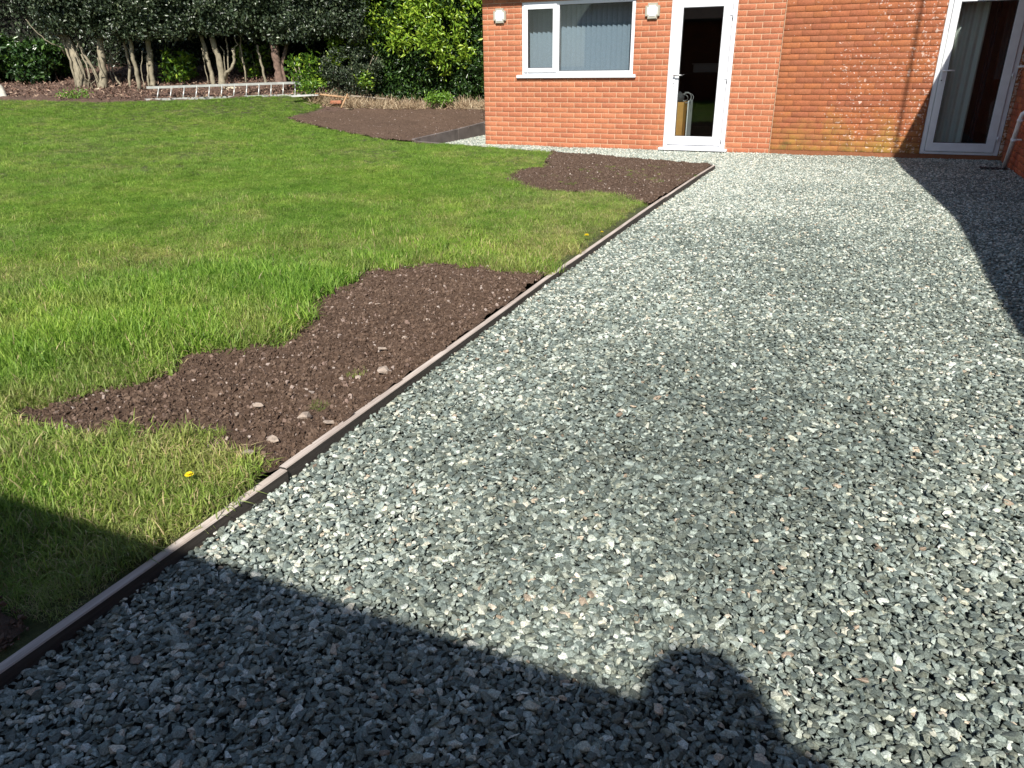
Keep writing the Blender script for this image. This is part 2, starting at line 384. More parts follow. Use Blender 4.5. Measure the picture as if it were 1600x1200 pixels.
# ------------------------------------------------------------------ scatter by geometry nodes
def scatter(name, P, rot, scl, idx, templates, attrs, parent=None):
    me = bpy.data.meshes.new(name); me.vertices.add(len(P)); me.vertices.foreach_set("co", np.asarray(P, np.float32).ravel())
    a = me.attributes.new('rot', 'FLOAT_VECTOR', 'POINT'); a.data.foreach_set("vector", np.asarray(rot, np.float32).ravel())
    a = me.attributes.new('scl', 'FLOAT_VECTOR', 'POINT'); a.data.foreach_set("vector", np.asarray(scl, np.float32).ravel())
    a = me.attributes.new('idx', 'INT', 'POINT'); a.data.foreach_set("value", np.asarray(idx, np.int32))
    for k, v in attrs.items():
        a = me.attributes.new(k, 'FLOAT', 'POINT'); a.data.foreach_set("value", np.asarray(v, np.float32))
    o = bpy.data.objects.new(name, me); link(o, parent)
    ng = bpy.data.node_groups.new(name + '_nodes', 'GeometryNodeTree')
    ng.interface.new_socket('Geometry', in_out='INPUT', socket_type='NodeSocketGeometry')
    ng.interface.new_socket('Geometry', in_out='OUTPUT', socket_type='NodeSocketGeometry')
    gi = ng.nodes.new('NodeGroupInput'); go = ng.nodes.new('NodeGroupOutput')
    ip = ng.nodes.new('GeometryNodeInstanceOnPoints'); jn = ng.nodes.new('GeometryNodeJoinGeometry')
    for t in templates:
        oi = ng.nodes.new('GeometryNodeObjectInfo'); oi.inputs['Object'].default_value = t; oi.inputs['As Instance'].default_value = True
        ng.links.new(oi.outputs['Geometry'], jn.inputs[0])
    def na(nm, ty):
        n = ng.nodes.new('GeometryNodeInputNamedAttribute'); n.data_type = ty; n.inputs['Name'].default_value = nm
        return n.outputs['Attribute']
    e2r = ng.nodes.new('FunctionNodeEulerToRotation'); ng.links.new(na('rot', 'FLOAT_VECTOR'), e2r.inputs[0])
    ng.links.new(gi.outputs[0], ip.inputs['Points']); ng.links.new(jn.outputs[0], ip.inputs['Instance'])
    ip.inputs['Pick Instance'].default_value = True
    ng.links.new(na('idx', 'INT'), ip.inputs['Instance Index']); ng.links.new(e2r.outputs[0], ip.inputs['Rotation'])
    ng.links.new(na('scl', 'FLOAT_VECTOR'), ip.inputs['Scale']); ng.links.new(ip.outputs[0], go.inputs[0])
    md = o.modifiers.new('scatter', 'NODES'); md.node_group = ng
    return o
def stone_template(mat, npts, flat=.62, seed=0):
    r_ = np.random.default_rng(seed); bm = bmesh.new()
    for k in range(npts):
        v = r_.normal(size=3); v /= np.linalg.norm(v); v = np.sign(v) * np.abs(v) ** .9
        bm.verts.new(v * np.array([1, r_.uniform(.62, .85), flat * r_.uniform(.8, 1.15)]) * .5)
    g = bmesh.ops.convex_hull(bm, input=bm.verts)
    for e in [v for v in bm.verts if not v.link_faces]: bm.verts.remove(e)
    if npts > 12: bmesh.ops.bevel(bm, geom=list(bm.edges), offset=.075, segments=1, affect='EDGES', clamp_overlap=True)
    me = bpy.data.meshes.new('chip_shape'); bm.to_mesh(me); bm.free(); me.materials.append(mat)
    return bpy.data.objects.new('chip_shape', me)

# ------------------------------------------------------------------ ground
SOIL1 = poly([(862, 430), (800, 424), (740, 418), (620, 419), (565, 427), (545, 445), (520, 448), (490, 470), (465, 475), (480, 492), (465, 505), (440, 530),
              (420, 548), (370, 546), (300, 553), (240, 572), (230, 592), (205, 605), (180, 600), (150, 617), (90, 622), (45, 638), (-15, 652), (-10, 690),
              (60, 694), (150, 694), (200, 700), (240, 693), (290, 702), (330, 716), (360, 722), (385, 740), (420, 745), (445, 743)])
SOIL2 = poly([(1122, 256), (1050, 249), (950, 242), (860, 237), (848, 262), (805, 268), (790, 284), (820, 298), (900, 303), (950, 304), (1000, 318), (1020, 322), (1030, 318)])
SOIL3 = poly([(446, 184), (500, 177), (560, 171), (640, 170), (757, 167), (759, 194), (700, 208), (648, 222), (600, 219), (555, 211), (510, 202), (470, 193)])
SOIL0 = poly([(-60, 935), (0, 948), (38, 962), (48, 990), (30, 1012), (5, 1042), (-60, 1060)])
EDGE_X = 3.955
pE = [(4.03, -13.2, .004), (3.995, -10.06, .003), (3.925, -7.66, .003), (3.905, -4.6, .0), (3.90, -1.97, -.012)]
def edge_x(y): return np.interp(y, [q[1] for q in pE], [q[0] for q in pE])
def front_y(x): return -1.95 + (3.9 - x) * 0.20     # slanting edging in front of the extension
LAWN = np.array([pix(x, y)[:2] for x, y in [(-260, 170), (-120, 162), (0, 157), (100, 159), (150, 161), (225, 158.5), (330, 155.5), (470, 151), (500, 153), (520, 160), (500, 170), (446, 184)]]
                + [pix(x, y)[:2] for x, y in [(470, 193), (510, 202), (555, 211), (600, 219), (650, 224.5)]]
                + [(0.0, front_y(0) - .02), (1.2, front_y(1.2) - .02), (3.9, front_y(3.9) - .02), (4.1, -2.2), (4.1, -13.2), (-14, -13.2), (-16, -6)])
def in_gravel(P):
    x, y = P[:, 0], P[:, 1]
    path = (x > edge_x(y) + .012) & (x < 7.25) & (y < 0) & (y > -13)
    strip = (x > -1.0) & (x <= edge_x(y) + .012) & (y > np.where(x < -1, 0, front_y(x))) & (y < 0.0)
    side = (x > -1.0) & (x < -.18) & (y >= 0) & (y < 4.6)
    return path | strip | side
def coords(lo, hi, step, far):
    a = list(np.arange(lo, hi + 1e-6, step)); s = step; v = a[0]; left = []
    while v > -far: s *= 1.35; v -= s; left.append(v)
    s = step; v = a[-1]; right = []
    while v < far: s *= 1.35; v += s; right.append(v)
    return np.array(left[::-1] + a + right)
gx = coords(-14, 8, .09, 260); gy = coords(-13.3, 6, .09, 260)
XX, YY = np.meshgrid(gx, gy, indexing='ij')
ic = int(np.argmin(abs(gx - 3.90))); XX[ic] = edge_x(YY[ic]) - .012; XX[ic + 1] = edge_x(YY[ic + 1]) + .004
PP = np.stack([XX.ravel(), YY.ravel()], -1)
ZZ = hz(PP[:, 0], PP[:, 1]) + (vnoise(PP[:, 0], PP[:, 1], .35) - .5) * .008
bank = ~inside(PP, LAWN) & (PP[:, 0] < -1) & (PP[:, 1] > -6)
ZZ += np.where(bank, (vnoise(PP[:, 0], PP[:, 1], .22) - .5) * .10, 0)
for sg in (SOIL1, SOIL2, SOIL3, SOIL0): ZZ -= np.where(inside(PP, sg), .035, 0)
built = in_gravel(PP) | ((PP[:, 0] > -1.08) & (PP[:, 1] > -0.95)) | (PP[:, 0] > edge_x(PP[:, 1]))
ZZ = np.where(built, -.16, ZZ)
lawn_m = inside(PP, LAWN)
nx, ny = len(gx), len(gy); ii, jj = np.meshgrid(np.arange(nx - 1), np.arange(ny - 1), indexing='ij'); b0 = (ii * ny + jj).ravel()
FQ = np.stack([b0, b0 + ny, b0 + ny + 1, b0 + 1], -1)
g = np_obj('ground', np.column_stack([PP, ZZ]), FQ, GROUND, attrs={'lawn': lawn_m.astype(float)}, smooth=True); tag(g, kind='structure')

# gravel bed sheet
def gravel_z(x, y):
    return -.043 - .031 * np.clip((y + 9) / 8, 0, 1) + (vnoise(x, y, .6) - .5) * .016
bx = np.arange(-1.0, 7.21, .06); by = np.arange(-13.2, 4.6, .06)
X2, Y2 = np.meshgrid(bx, by, indexing='ij'); P2 = np.stack([X2.ravel(), Y2.ravel()], -1)
keep = in_gravel(P2) | in_gravel(P2 + [.07, 0]) | in_gravel(P2 - [.07, 0]) | in_gravel(P2 + [0, -.07])
nx, ny = len(bx), len(by); ii, jj = np.meshgrid(np.arange(nx - 1), np.arange(ny - 1), indexing='ij'); b0 = (ii * ny + jj).ravel()
FQ = np.stack([b0, b0 + ny, b0 + ny + 1, b0 + 1], -1); FQ = FQ[keep[FQ].all(1)]
g = np_obj('gravel_path', np.column_stack([P2, gravel_z(P2[:, 0], P2[:, 1]) - .012]), FQ, GRAVEL_BED, smooth=True)
tag(g, kind='structure')

# gravel chippings
def jgrid(x0, x1, y0, y1, s, jit=.5):
    a, b = np.meshgrid(np.arange(x0, x1, s), np.arange(y0, y1, s * .87), indexing='ij')
    a = a + (np.arange(a.shape[1]) % 2) * s / 2
    P = np.stack([a.ravel(), b.ravel()], -1); return P + rng.uniform(-jit, jit, P.shape) * s
tem = [stone_template(GRAVEL, 17, seed=k) for k in range(18)] + [stone_template(GRAVEL, 8, seed=50 + k) for k in range(8)]
def stones(P, layer, lo):
    n = len(P); sz = rng.lognormal(math.log(.0198), .30, n).clip(.009, .036)
    z = gravel_z(P[:, 0], P[:, 1]) + layer + rng.uniform(-.003, .005, n)
    pos = np.column_stack([P, z]); rot = np.column_stack([rng.normal(0, .27, n), rng.normal(0, .27, n), rng.uniform(0, 6.28, n)])
    scl = np.column_stack([sz * rng.uniform(.9, 1.25, n), sz * rng.uniform(.8, 1.1, n), sz * rng.uniform(.7, 1.0, n)])
    idx = rng.integers(18, 26, n) if lo else rng.integers(0, 18, n)
    return pos, rot, scl, idx
sets = []
# near, middle and far stretches; always a lower and an upper layer so that no bed shows
Pn = jgrid(3.90, 7.2, -13.1, -7.5, .0138); Pn = Pn[in_gravel(Pn)]; sets.append(stones(Pn, 0, False))
Pn = jgrid(3.90, 7.2, -13.1, -7.5, .0162); Pn = Pn[in_gravel(Pn)]; sets.append(stones(Pn, .009, False))
Pn = jgrid(-1.0, 7.2, -7.5, 4.5, .0160); Pn = Pn[in_gravel(Pn)]; sets.append(stones(Pn, 0, True))
Pn = jgrid(-.98, 7.19, -7.5, 4.5, .0190); Pn = Pn[in_gravel(Pn)]; sets.append(stones(Pn, .009, True))
pos, rot, scl, idx = [np.concatenate(q) for q in zip(*sets)]
n = len(pos)
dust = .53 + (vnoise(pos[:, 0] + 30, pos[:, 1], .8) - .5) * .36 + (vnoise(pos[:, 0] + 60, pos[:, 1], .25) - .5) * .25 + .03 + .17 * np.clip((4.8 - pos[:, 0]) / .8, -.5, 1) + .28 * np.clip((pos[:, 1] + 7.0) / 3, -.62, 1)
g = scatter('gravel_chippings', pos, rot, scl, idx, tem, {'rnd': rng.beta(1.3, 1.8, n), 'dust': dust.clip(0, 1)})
tag(g, 'loose green-grey granite chippings covering the path', 'gravel', kind='stuff')
print('stones', n)

# ------------------------------------------------------------------ soil beds
def soil_patch(pg, step, amp, label, name='soil_bed', lift=.012):
    lo, hi = pg.min(0) - .1, pg.max(0) + .1
    ax = np.arange(lo[0], hi[0], step); ay = np.arange(lo[1], hi[1], step)
    A, B = np.meshgrid(ax, ay, indexing='ij'); P = np.stack([A.ravel(), B.ravel()], -1)
    ed = np.column_stack([P[:, 0] + (vnoise(P[:, 0], P[:, 1], .08) - .5) * .10, P[:, 1] + (vnoise(P[:, 0] + 9, P[:, 1], .08) - .5) * .10])
    m = inside(ed, pg) & (P[:, 0] < edge_x(P[:, 1]) - .004) & ~in_gravel(P)
    x, y = P[:, 0], P[:, 1]
    h = (vnoise(x, y, .19) - .5) * 1.2 + (vnoise(x, y, .07) - .5) * 1.0 + (vnoise(x, y, .028) - .5) * .8
    Z = hz(x, y) + lift + h * amp
    # crumble down to the ground at the rim
    nxx, nyy = len(ax), len(ay); ii, jj = np.meshgrid(np.arange(nxx - 1), np.arange(nyy - 1), indexing='ij'); b = (ii * nyy + jj).ravel()
    Q = np.stack([b, b + nyy, b + nyy + 1, b + 1], -1); Q = Q[m[Q].all(1)]
    used = np.unique(Q); rm = -np.ones(len(P), int); rm[used] = np.arange(len(used))
    o = np_obj(name, np.column_stack([P, Z])[used], rm[Q], SOIL, smooth=True)
    tag(o, label, 'soil', kind='structure'); return used, P, Z
ctem = [stone_template(CLOD, 12, flat=.75, seed=200 + k) for k in range(12)]
CL = [[], [], [], [], []]
def clods(pg, dens, s0, s1, amp):
    lo, hi = pg.min(0), pg.max(0); n = int(dens * np.prod(hi - lo))
    P = rng.uniform(lo, hi, (n, 2)); P = P + 0
    P = P[inside(P, pg) & (P[:, 0] < edge_x(P[:, 1]) - .018) & ~in_gravel(P)]
    n = len(P); x, y = P[:, 0], P[:, 1]
    h = (vnoise(x, y, .19) - .5) * 1.2 + (vnoise(x, y, .07) - .5) * 1.0 + (vnoise(x, y, .028) - .5) * .8
    sz = (s0 * (s1 / s0) ** (rng.random(n) ** 2.6))
    CL[0].append(np.column_stack([P, hz(x, y) + .012 + h * amp + sz * .15])); CL[1].append(rng.uniform(-3, 3, (n, 3)))
    CL[2].append(sz[:, None] * rng.uniform(.8, 1.2, (n, 3))); CL[3].append(rng.integers(0, 12, n)); CL[4].append(rng.random(n) ** 1.1)
soil_patch(SOIL1, .011, .018, 'rough bed of dark crumbly soil between lawn and path'); clods(SOIL1, 16000, .005, .026, .018)
soil_patch(SOIL2, .03, .014, 'dark soil bed with sparse seedlings by the house'); clods(SOIL2, 4500, .007, .024, .014)
soil_patch(SOIL3, .06, .02, 'wide raked soil bed below the laurel hedge', lift=.02); clods(SOIL3, 1500, .010, .032, .02); CL[4][-1] = CL[4][-1] ** .6
soil_patch(SOIL0, .013, .02, 'shaded soil patch beside the near end of the edging'); clods(SOIL0, 7000, .006, .03, .02)
c_ = [np.concatenate(q) for q in CL]
o = scatter('soil_clods', c_[0], c_[1], c_[2], c_[3], ctem, {'rnd': c_[4]})
tag(o, 'crumbs, clods and pale stones lying on the dark soil', 'soil clods', kind='stuff')

# the larger pale stones one can count
PALE = simple('pale muddy stone', (.36, .29, .235), .9, nscale=45, var=.4, bmp=.6)
SL = ['largest flat pale stone, in the rough soil bed close to the edging board', 'large pale stone in the middle of the rough soil bed, left of the edging',
      'pale stone in the lower part of the soil bed, above the lawn tongue', 'pale stone near the lowest corner of the soil bed by the board joint',
      'pale stone at the upper right of the rough soil bed', 'pale stone just above-left of the largest flat stone', 'pale stone beside the grass at the bottom edge of the rough soil bed',
      'pale stone close to the edging, right of the large middle stone', 'small pale stone above the largest flat stone', 'smallest pale stone, in the lower left part of the rough soil bed',
      'pale stone furthest right in the rough soil bed', 'small pale stone in the upper middle of the rough soil bed']
for k, (px, py, s) in enumerate([(600, 588, .075), (478, 660, .06), (405, 640, .045), (430, 695, .055), (632, 535, .05), (560, 598, .04), (388, 716, .05),
                                 (515, 668, .05), (598, 552, .045), (372, 655, .03), (668, 508, .04), (590, 480, .035)]):
    p_ = pix(px, py); t = stone_template(PALE, 14, flat=.42, seed=300 + k)
    me = t.data; me.transform(Matrix.Diagonal((s, s, s, 1)) @ Matrix.Rotation(random.uniform(0, 6), 4, 'Z')); me.name = 'stone'
    t.name = 'stone'; COL.objects.link(t); t.location = (p_[0], p_[1], hz(p_[0], p_[1]) + .018)
    tag(t, SL[k], 'stone', 'pale stones in the soil bed')

# ------------------------------------------------------------------ lawn grass
def tuft(nb, radius, hmin, hmax, width, seed, lean=.5, flat=0):
    r_ = np.random.default_rng(seed); V = []; Fq = []; bb = []; tp = []
    for i in range(nb):
        a = r_.uniform(0, 6.28); rr = radius * math.sqrt(r_.random()); bx_, by_ = rr * math.cos(a), rr * math.sin(a)
        h = r_.uniform(hmin, hmax); az = r_.uniform(0, 6.28); ln = abs(r_.normal(0, lean)) + flat
        wd = width * r_.uniform(.6, 1.25); dx, dy = math.cos(az), math.sin(az); sx, sy = -dy, dx
        th = r_.uniform(-.7, .7); sx, sy = sx * math.cos(th) - sy * math.sin(th), sx * math.sin(th) + sy * math.cos(th)
        b = r_.random(); base = len(V); ang = .25 * ln; x = bx_; y = by_; z = -.004; q = []
        for s in range(4):
            ww = wd * (1, .95, .7, .06)[s] / 2
            V += [(x - sx * ww, y - sy * ww, z), (x + sx * ww, y + sy * ww, z)]; bb += [b, b]; tp += [s / 3, s / 3]
            st = h / 3; x += dx * math.sin(ang) * st; y += dy * math.sin(ang) * st; z += math.cos(ang) * st; ang = min(ang + ln * .62, 1.75)
        for s in range(3): k = base + 2 * s; Fq.append((k, k + 1, k + 3, k + 2))
    return np_obj('blade_tuft', np.array(V), np.array(Fq), GRASS, attrs={'b': bb, 'tip': tp}, linkit=False)
T_near = [tuft(135, .05, .015, .040, .0014, 400 + k, 1.25, .45) for k in range(8)]
T_dry = [tuft(120, .06, .022, .06, .0013, 440 + k, 1.5, 1.2) for k in range(8)]
T_mid = [tuft(145, .075, .018, .052, .0021, 420 + k, 1.05, .35) for k in range(8)]
T_far = [tuft(130, .085, .025, .080, .0040, 430 + k, .9, .2) for k in range(8)]
tm = T_near + T_dry + T_mid + T_far
GP = []; soils = [SOIL1, SOIL2, SOIL3, SOIL0]
def lawn_pts(dmin, dmax, s, base, sc0, sc1):
    P = jgrid(-14, 3.95, -13.1, 4, s, .6)
    dep = (P - CAM[:2]) @ HF[:2]; lat = np.abs((P - CAM[:2]) @ np.array([HF[1], -HF[0]]))
    d = np.hypot(*(P - CAM[:2]).T) * (1 + rng.normal(0, .09, len(P))); P = P[(d >= dmin) & (d < dmax) & (dep > -1.5) & (lat < .78 * np.abs(dep) + 3.0)]
    ok = inside(P, LAWN) & (P[:, 0] < edge_x(P[:, 1]) - {0: .048, 16: .10, 24: .115}[base])
    jit = P + (np.column_stack([vnoise(P[:, 0], P[:, 1], .09), vnoise(P[:, 0] + 5, P[:, 1], .09)]) - .5) * .10
    for sg in soils: ok &= ~inside(jit, sg)
    P = P[ok]; n = len(P)
    x, y = P[:, 0], P[:, 1]
    d = np.hypot(*(P - CAM[:2]).T)
    # dry, thin strip along the edging, lush turf further in
    e = edge_x(y) - x
    dry = np.clip(1.0 - e / 1.5, 0, 1) * .7 + (vnoise(x, y, .5) - .5) * .6 + (vnoise(x + 7, y, 1.7) - .5) * .4 + .06 - .25 * np.clip((y + 1.5) / 2, 0, 1)
    dry += .45 * np.exp(-((y + 9.95) / .6) ** 2) * (e < 1.6) + .35 * np.clip((-10.2 - y), 0, .5)
    dry = dry.clip(0, 1)
    keep = rng.random(n) > dry * .22 * (e < 2.5)
    P, dry, e = P[keep], dry[keep], e[keep]; n = len(P)
    lush = (1 - dry) * (.75 + .6 * vnoise(P[:, 0], P[:, 1], .8))
    s_ = rng.uniform(sc0, sc1, n) * (.62 + .62 * lush)
    idx = rng.integers(0, 8, n) + base
    if base == 0: idx = np.where(rng.random(n) < dry * .9, idx + 8, idx)
    if base == 16: idx = np.where(rng.random(n) < dry * .7, idx - 8, idx)
    s_ = s_ * (.8 + .45 * vnoise(P[:, 0] + 50, P[:, 1], .35))
    GP.append((np.column_stack([P, hz(P[:, 0], P[:, 1]) + .002]), np.column_stack([rng.normal(0, .12, n), rng.normal(0, .12, n), rng.uniform(0, 6.28, n)]),
               np.column_stack([s_ * .9 + .2, s_ * .9 + .2, s_]), idx, rng.random(n), dry))
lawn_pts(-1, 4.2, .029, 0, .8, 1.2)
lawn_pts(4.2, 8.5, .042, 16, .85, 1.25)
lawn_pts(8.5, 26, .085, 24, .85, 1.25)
# seedlings and strays in the soil beds
def strays(px_list, n_each, spread, base):
    for px, py in px_list:
        c = pix(px, py); n = n_each; P = c[:2] + rng.normal(0, spread, (n, 2)) * [1, .7]
        GP.append((np.column_stack([P, hz(P[:, 0], P[:, 1]) + .01]), np.column_stack([rng.normal(0, .2, n), rng.normal(0, .2, n), rng.uniform(0, 6.28, n)]),
                   np.full((n, 3), .55) * rng.uniform(.6, 1.1, (n, 1)), rng.integers(0, 8, n) + base, rng.random(n), np.full(n, .35)))
strays([(325, 690), (190, 603), (235, 585)], 2, .012, 0)
strays([(560, 590), (470, 490), (505, 640)], 1, .01, 8)
strays([(975, 272), (930, 280), (1000, 283), (960, 262), (1035, 280), (1060, 275), (885, 290), (860, 278), (990, 268), (910, 268), (1040, 262)], 9, .13, 16)
pos, rot, scl, idx, rr, dd = [np.concatenate(q) for q in zip(*GP)]
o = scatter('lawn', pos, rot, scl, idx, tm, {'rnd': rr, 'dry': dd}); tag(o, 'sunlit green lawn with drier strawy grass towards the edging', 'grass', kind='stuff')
print('tufts', len(pos))

# dandelions
YEL = simple('dandelion yellow', (.85, .68, .01), .7); STEMG = simple('dandelion stem', (.20, .28, .07), .6)
def dandelion(px, py, label, s=1.0, hgt=.05):
    c = pix(px, py); t = empty('dandelion', (c[0], c[1], hz(c[0], c[1])))
    tag(t, label, 'dandelion', 'dandelions in the lawn'); z0 = t.location.z
    m = MB(); m.tube([(c[0], c[1], z0), (c[0] + .004, c[1], z0 + hgt * .6), (c[0] + .003, c[1] - .004, z0 + hgt)], .0018 * s, 6); m.build('stem', STEMG, t)
    V, Fq = [], []
    for ring, (n_, L, up_) in enumerate([(26, .021, .12), (22, .017, .5), (16, .011, 1.0)]):
        for k in range(n_):
            a = 2 * math.pi * (k + ring * .4) / n_ + random.uniform(-.08, .08); d = np.array([math.cos(a), math.sin(a), up_]); d /= np.linalg.norm(d)
            sd_ = np.array([-math.sin(a), math.cos(a), 0]) * .0022 * s; b = np.array([.003, -.004, hgt - .001 + ring * .001]); e_ = b + d * L * s; q = len(V)
            V += [b - sd_ * .5, b + sd_ * .5, e_ + sd_, e_ - sd_]; Fq.append((q, q + 1, q + 2, q + 3))
    o = np_obj('flower_head', np.array(V), np.array(Fq), YEL, parent=t)
dandelion(302, 768, 'yellow dandelion in the dry grass beside the near edging board', .62, .055)
dandelion(916, 379, 'far yellow dandelion near the middle of the edging board', .85, .05)
dandelion(940, 371, 'small yellow dandelion bud just behind the far dandelion', .55, .04)

# ------------------------------------------------------------------ edging boards
def boards(name, pts, label, joints, w=.030, depth=.16, mat=TIMBER, group=None):
    """timber edging as separate boards butted end to end"""
    for k in range(len(pts) - 1):
        a, b = np.array(pts[k]), np.array(pts[k + 1]); d = (b - a); L = np.linalg.norm(d[:2]); d = d / L
        a2, b2 = a + d * .002, b - d * .002
        nseg = max(2, int(L / .25)); V = []; Fq = []
        sx = np.array([-d[1], d[0]]) / np.linalg.norm(d[:2])
        for i in range(nseg + 1):
            c = a2 + (b2 - a2) * i / nseg; wv = .004 * math.sin(i * .35 + k * 2) ; wz = .002 * math.sin(i * .4 + 2 * k)
            h = w / 2; cb = .003
            prof = [(-h, -depth), (-h, -cb), (-h + cb, 0), (h - cb, 0), (h, -cb), (h, -depth)]
            for u_, z_ in prof: V.append((c[0] + sx[0] * (u_ + wv), c[1] + sx[1] * (u_ + wv), c[2] + z_ + wz))
        for i in range(nseg):
            for j in range(6): q = i * 6; Fq.append((q + j, q + (j + 1) % 6, q + 6 + (j + 1) % 6, q + 6 + j))
        Fq.append(tuple(range(6))[::-1]); Fq.append(tuple(range(nseg * 6, nseg * 6 + 6)))
        me_o = np_obj(name, np.array(V), Fq, mat); bm = bmesh.new(); bm.from_mesh(me_o.data); bmesh.ops.recalc_face_normals(bm, faces=bm.faces); bm.to_mesh(me_o.data); bm.free()
        tag(me_o, label[k], 'timber edging', group)
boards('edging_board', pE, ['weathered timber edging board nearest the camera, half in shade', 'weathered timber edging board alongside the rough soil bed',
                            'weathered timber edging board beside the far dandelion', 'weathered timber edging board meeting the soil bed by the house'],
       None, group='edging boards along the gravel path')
fb = [(3.88, front_y(3.88), -.018), (1.4, front_y(1.4), .012), (-1.02, front_y(-1.02), .06)]
boards('edging_board', fb, ['low dark edging board in front of the glazed door', 'low dark edging board under the white-framed window'], None,
       w=.03, group='edging boards along the front gravel strip', mat=SLEEPER)
# retaining sleeper boards beside the extension
sy = front_y(-1.02)
for k, (y0, y1) in enumerate([(sy + .02, .55), (.56, 1.6), (1.61, 2.9), (2.91, 4.5)]):
    z0, z1 = float(hz(-1.03, y0)), float(hz(-1.03, y1)); m = MB()
    t = bmesh.new(); bmesh.ops.create_cube(t, size=1)
    for v in t.verts:
        zt = (z0 if v.co.y < 0 else z1) + .03
        v.co = Vector((-1.03 + v.co.x * .05, y0 if v.co.y < 0 else y1, zt if v.co.z > 0 else -.2))
    bmesh.ops.bevel(t, geom=list(t.edges), offset=.003, segments=1, affect='EDGES'); m._merge(t)
    tag(m.build('retaining_board', SLEEPER), ['grey retaining board at the pointed near end of the soil bed', 'grey retaining board second from the pointed end',
        'grey retaining board next to the brick corner', 'grey retaining board hidden behind the brick corner'][k], 'retaining board', 'retaining boards beside the extension')

# ------------------------------------------------------------------ brick walls
def rect_cut(rects, hole):
    out = []
    hx0, hx1, hz0, hz1 = hole
    for x0, x1, z0, z1 in rects:
        if x1 <= hx0 or x0 >= hx1 or z1 <= hz0 or z0 >= hz1: out.append((x0, x1, z0, z1)); continue
        if x0 < hx0: out.append((x0, hx0, z0, z1))
        if x1 > hx1: out.append((hx1, x1, z0, z1))
        a, b = max(x0, hx0), min(x1, hx1)
        if z0 < hz0: out.append((a, b, z0, hz0))
        if z1 > hz1: out.append((a, b, hz1, z1))
    return out
def brick_wall(name, parent, org, U, Nn, u0, u1, z0, z1, holes, mats, pitch=.075, joint=.0085, L=.225, off=0.0, proud=.005, thick=.22, rough=.0012, zoff=0.0):
    """bricks laid in stretcher bond as one mesh on a mortar wall (child mesh 'mortar')"""
    org, U, Nn = map(lambda q: np.array(q, float), (org, U, Nn)); V = []; Fq = []; at = []
    k0 = int(math.floor((z0 - zoff) / pitch)); k1 = int(math.ceil((z1 - zoff) / pitch))
    for k in range(k0, k1):
        sh = off + (0 if k % 2 else L / 2)
        i0 = int(math.floor((u0 - sh) / L)) - 1; i1 = int(math.ceil((u1 - sh) / L)) + 1
        dz = random.uniform(-.0008, .0008)
        for i in range(i0, i1):
            a = max(sh + i * L + joint / 2, u0 + (.0005 if sh + i * L > u0 - L else 0)); b = min(sh + (i + 1) * L - joint / 2, u1)
            if b - a < .004: continue
            rc = [(a, b, max(z0, zoff + k * pitch + joint / 2 + dz), min(z1, zoff + (k + 1) * pitch - joint / 2 + dz))]
            for h in holes: rc = rect_cut(rc, h)
            val = random.random()
            for x0_, x1_, a0, a1 in rc:
                if x1_ - x0_ < .007 or a1 - a0 < .007: continue
                pr = proud + random.uniform(-rough, rough); bv = .0025; q = len(V); j = lambda: random.uniform(-rough, rough) * .8
                cor = [(x0_ + j(), a0 + j()), (x1_ + j(), a0 + j()), (x1_ + j(), a1 + j()), (x0_ + j(), a1 + j())]
                for (uu, zz) in cor: V.append(org + U * uu + Nn * -.004 + np.array([0, 0, zz]))
                for (uu, zz) in cor: V.append(org + U * uu + Nn * (pr - bv) + np.array([0, 0, zz]))
                cu, cz = (x0_ + x1_) / 2, (a0 + a1) / 2
                for (uu, zz) in cor: V.append(org + U * (uu - math.copysign(bv, uu - cu)) + Nn * pr + np.array([0, 0, zz - math.copysign(bv, zz - cz)]))
                at += [val] * 12
                for r_ in (0, 4):
                    for s in range(4): Fq.append((q + r_ + s, q + r_ + (s + 1) % 4, q + r_ + 4 + (s + 1) % 4, q + r_ + 4 + s))
                Fq.append((q + 8, q + 9, q + 10, q + 11))
    V = np.array(V); Fq = np.array(Fq)
    if np.cross(U, [0, 0, 1]) @ Nn < 0: Fq = Fq[:, ::-1]
    o = np_obj(name, V, Fq, mats[0], parent=parent, attrs={'rnd': at}, off=parent_world(parent))
    m = MB(); rc = [(u0, u1, z0, z1)]
    for h in holes:
        if h[2] > -.29: rc = rect_cut(rc, h)
    for a, b, c, d in rc:
        P = [org + U * uu + Nn * nn + np.array([0, 0, zz]) for uu in (a, b) for nn in (-thick, 0) for zz in (c, d)]
        bmv = [m.bm.verts.new(p) for p in P]
        for f in ((0, 1, 3, 2), (4, 6, 7, 5), (0, 4, 5, 1), (2, 3, 7, 6), (0, 2, 6, 4), (1, 5, 7, 3)): m.bm.faces.new([bmv[i] for i in f])
    mo = m.build('mortar', mats[1], o)
    mo.location = (0, 0, 0)
    mo.data.transform(Matrix.Translation((0, 0, 0)))
    return o

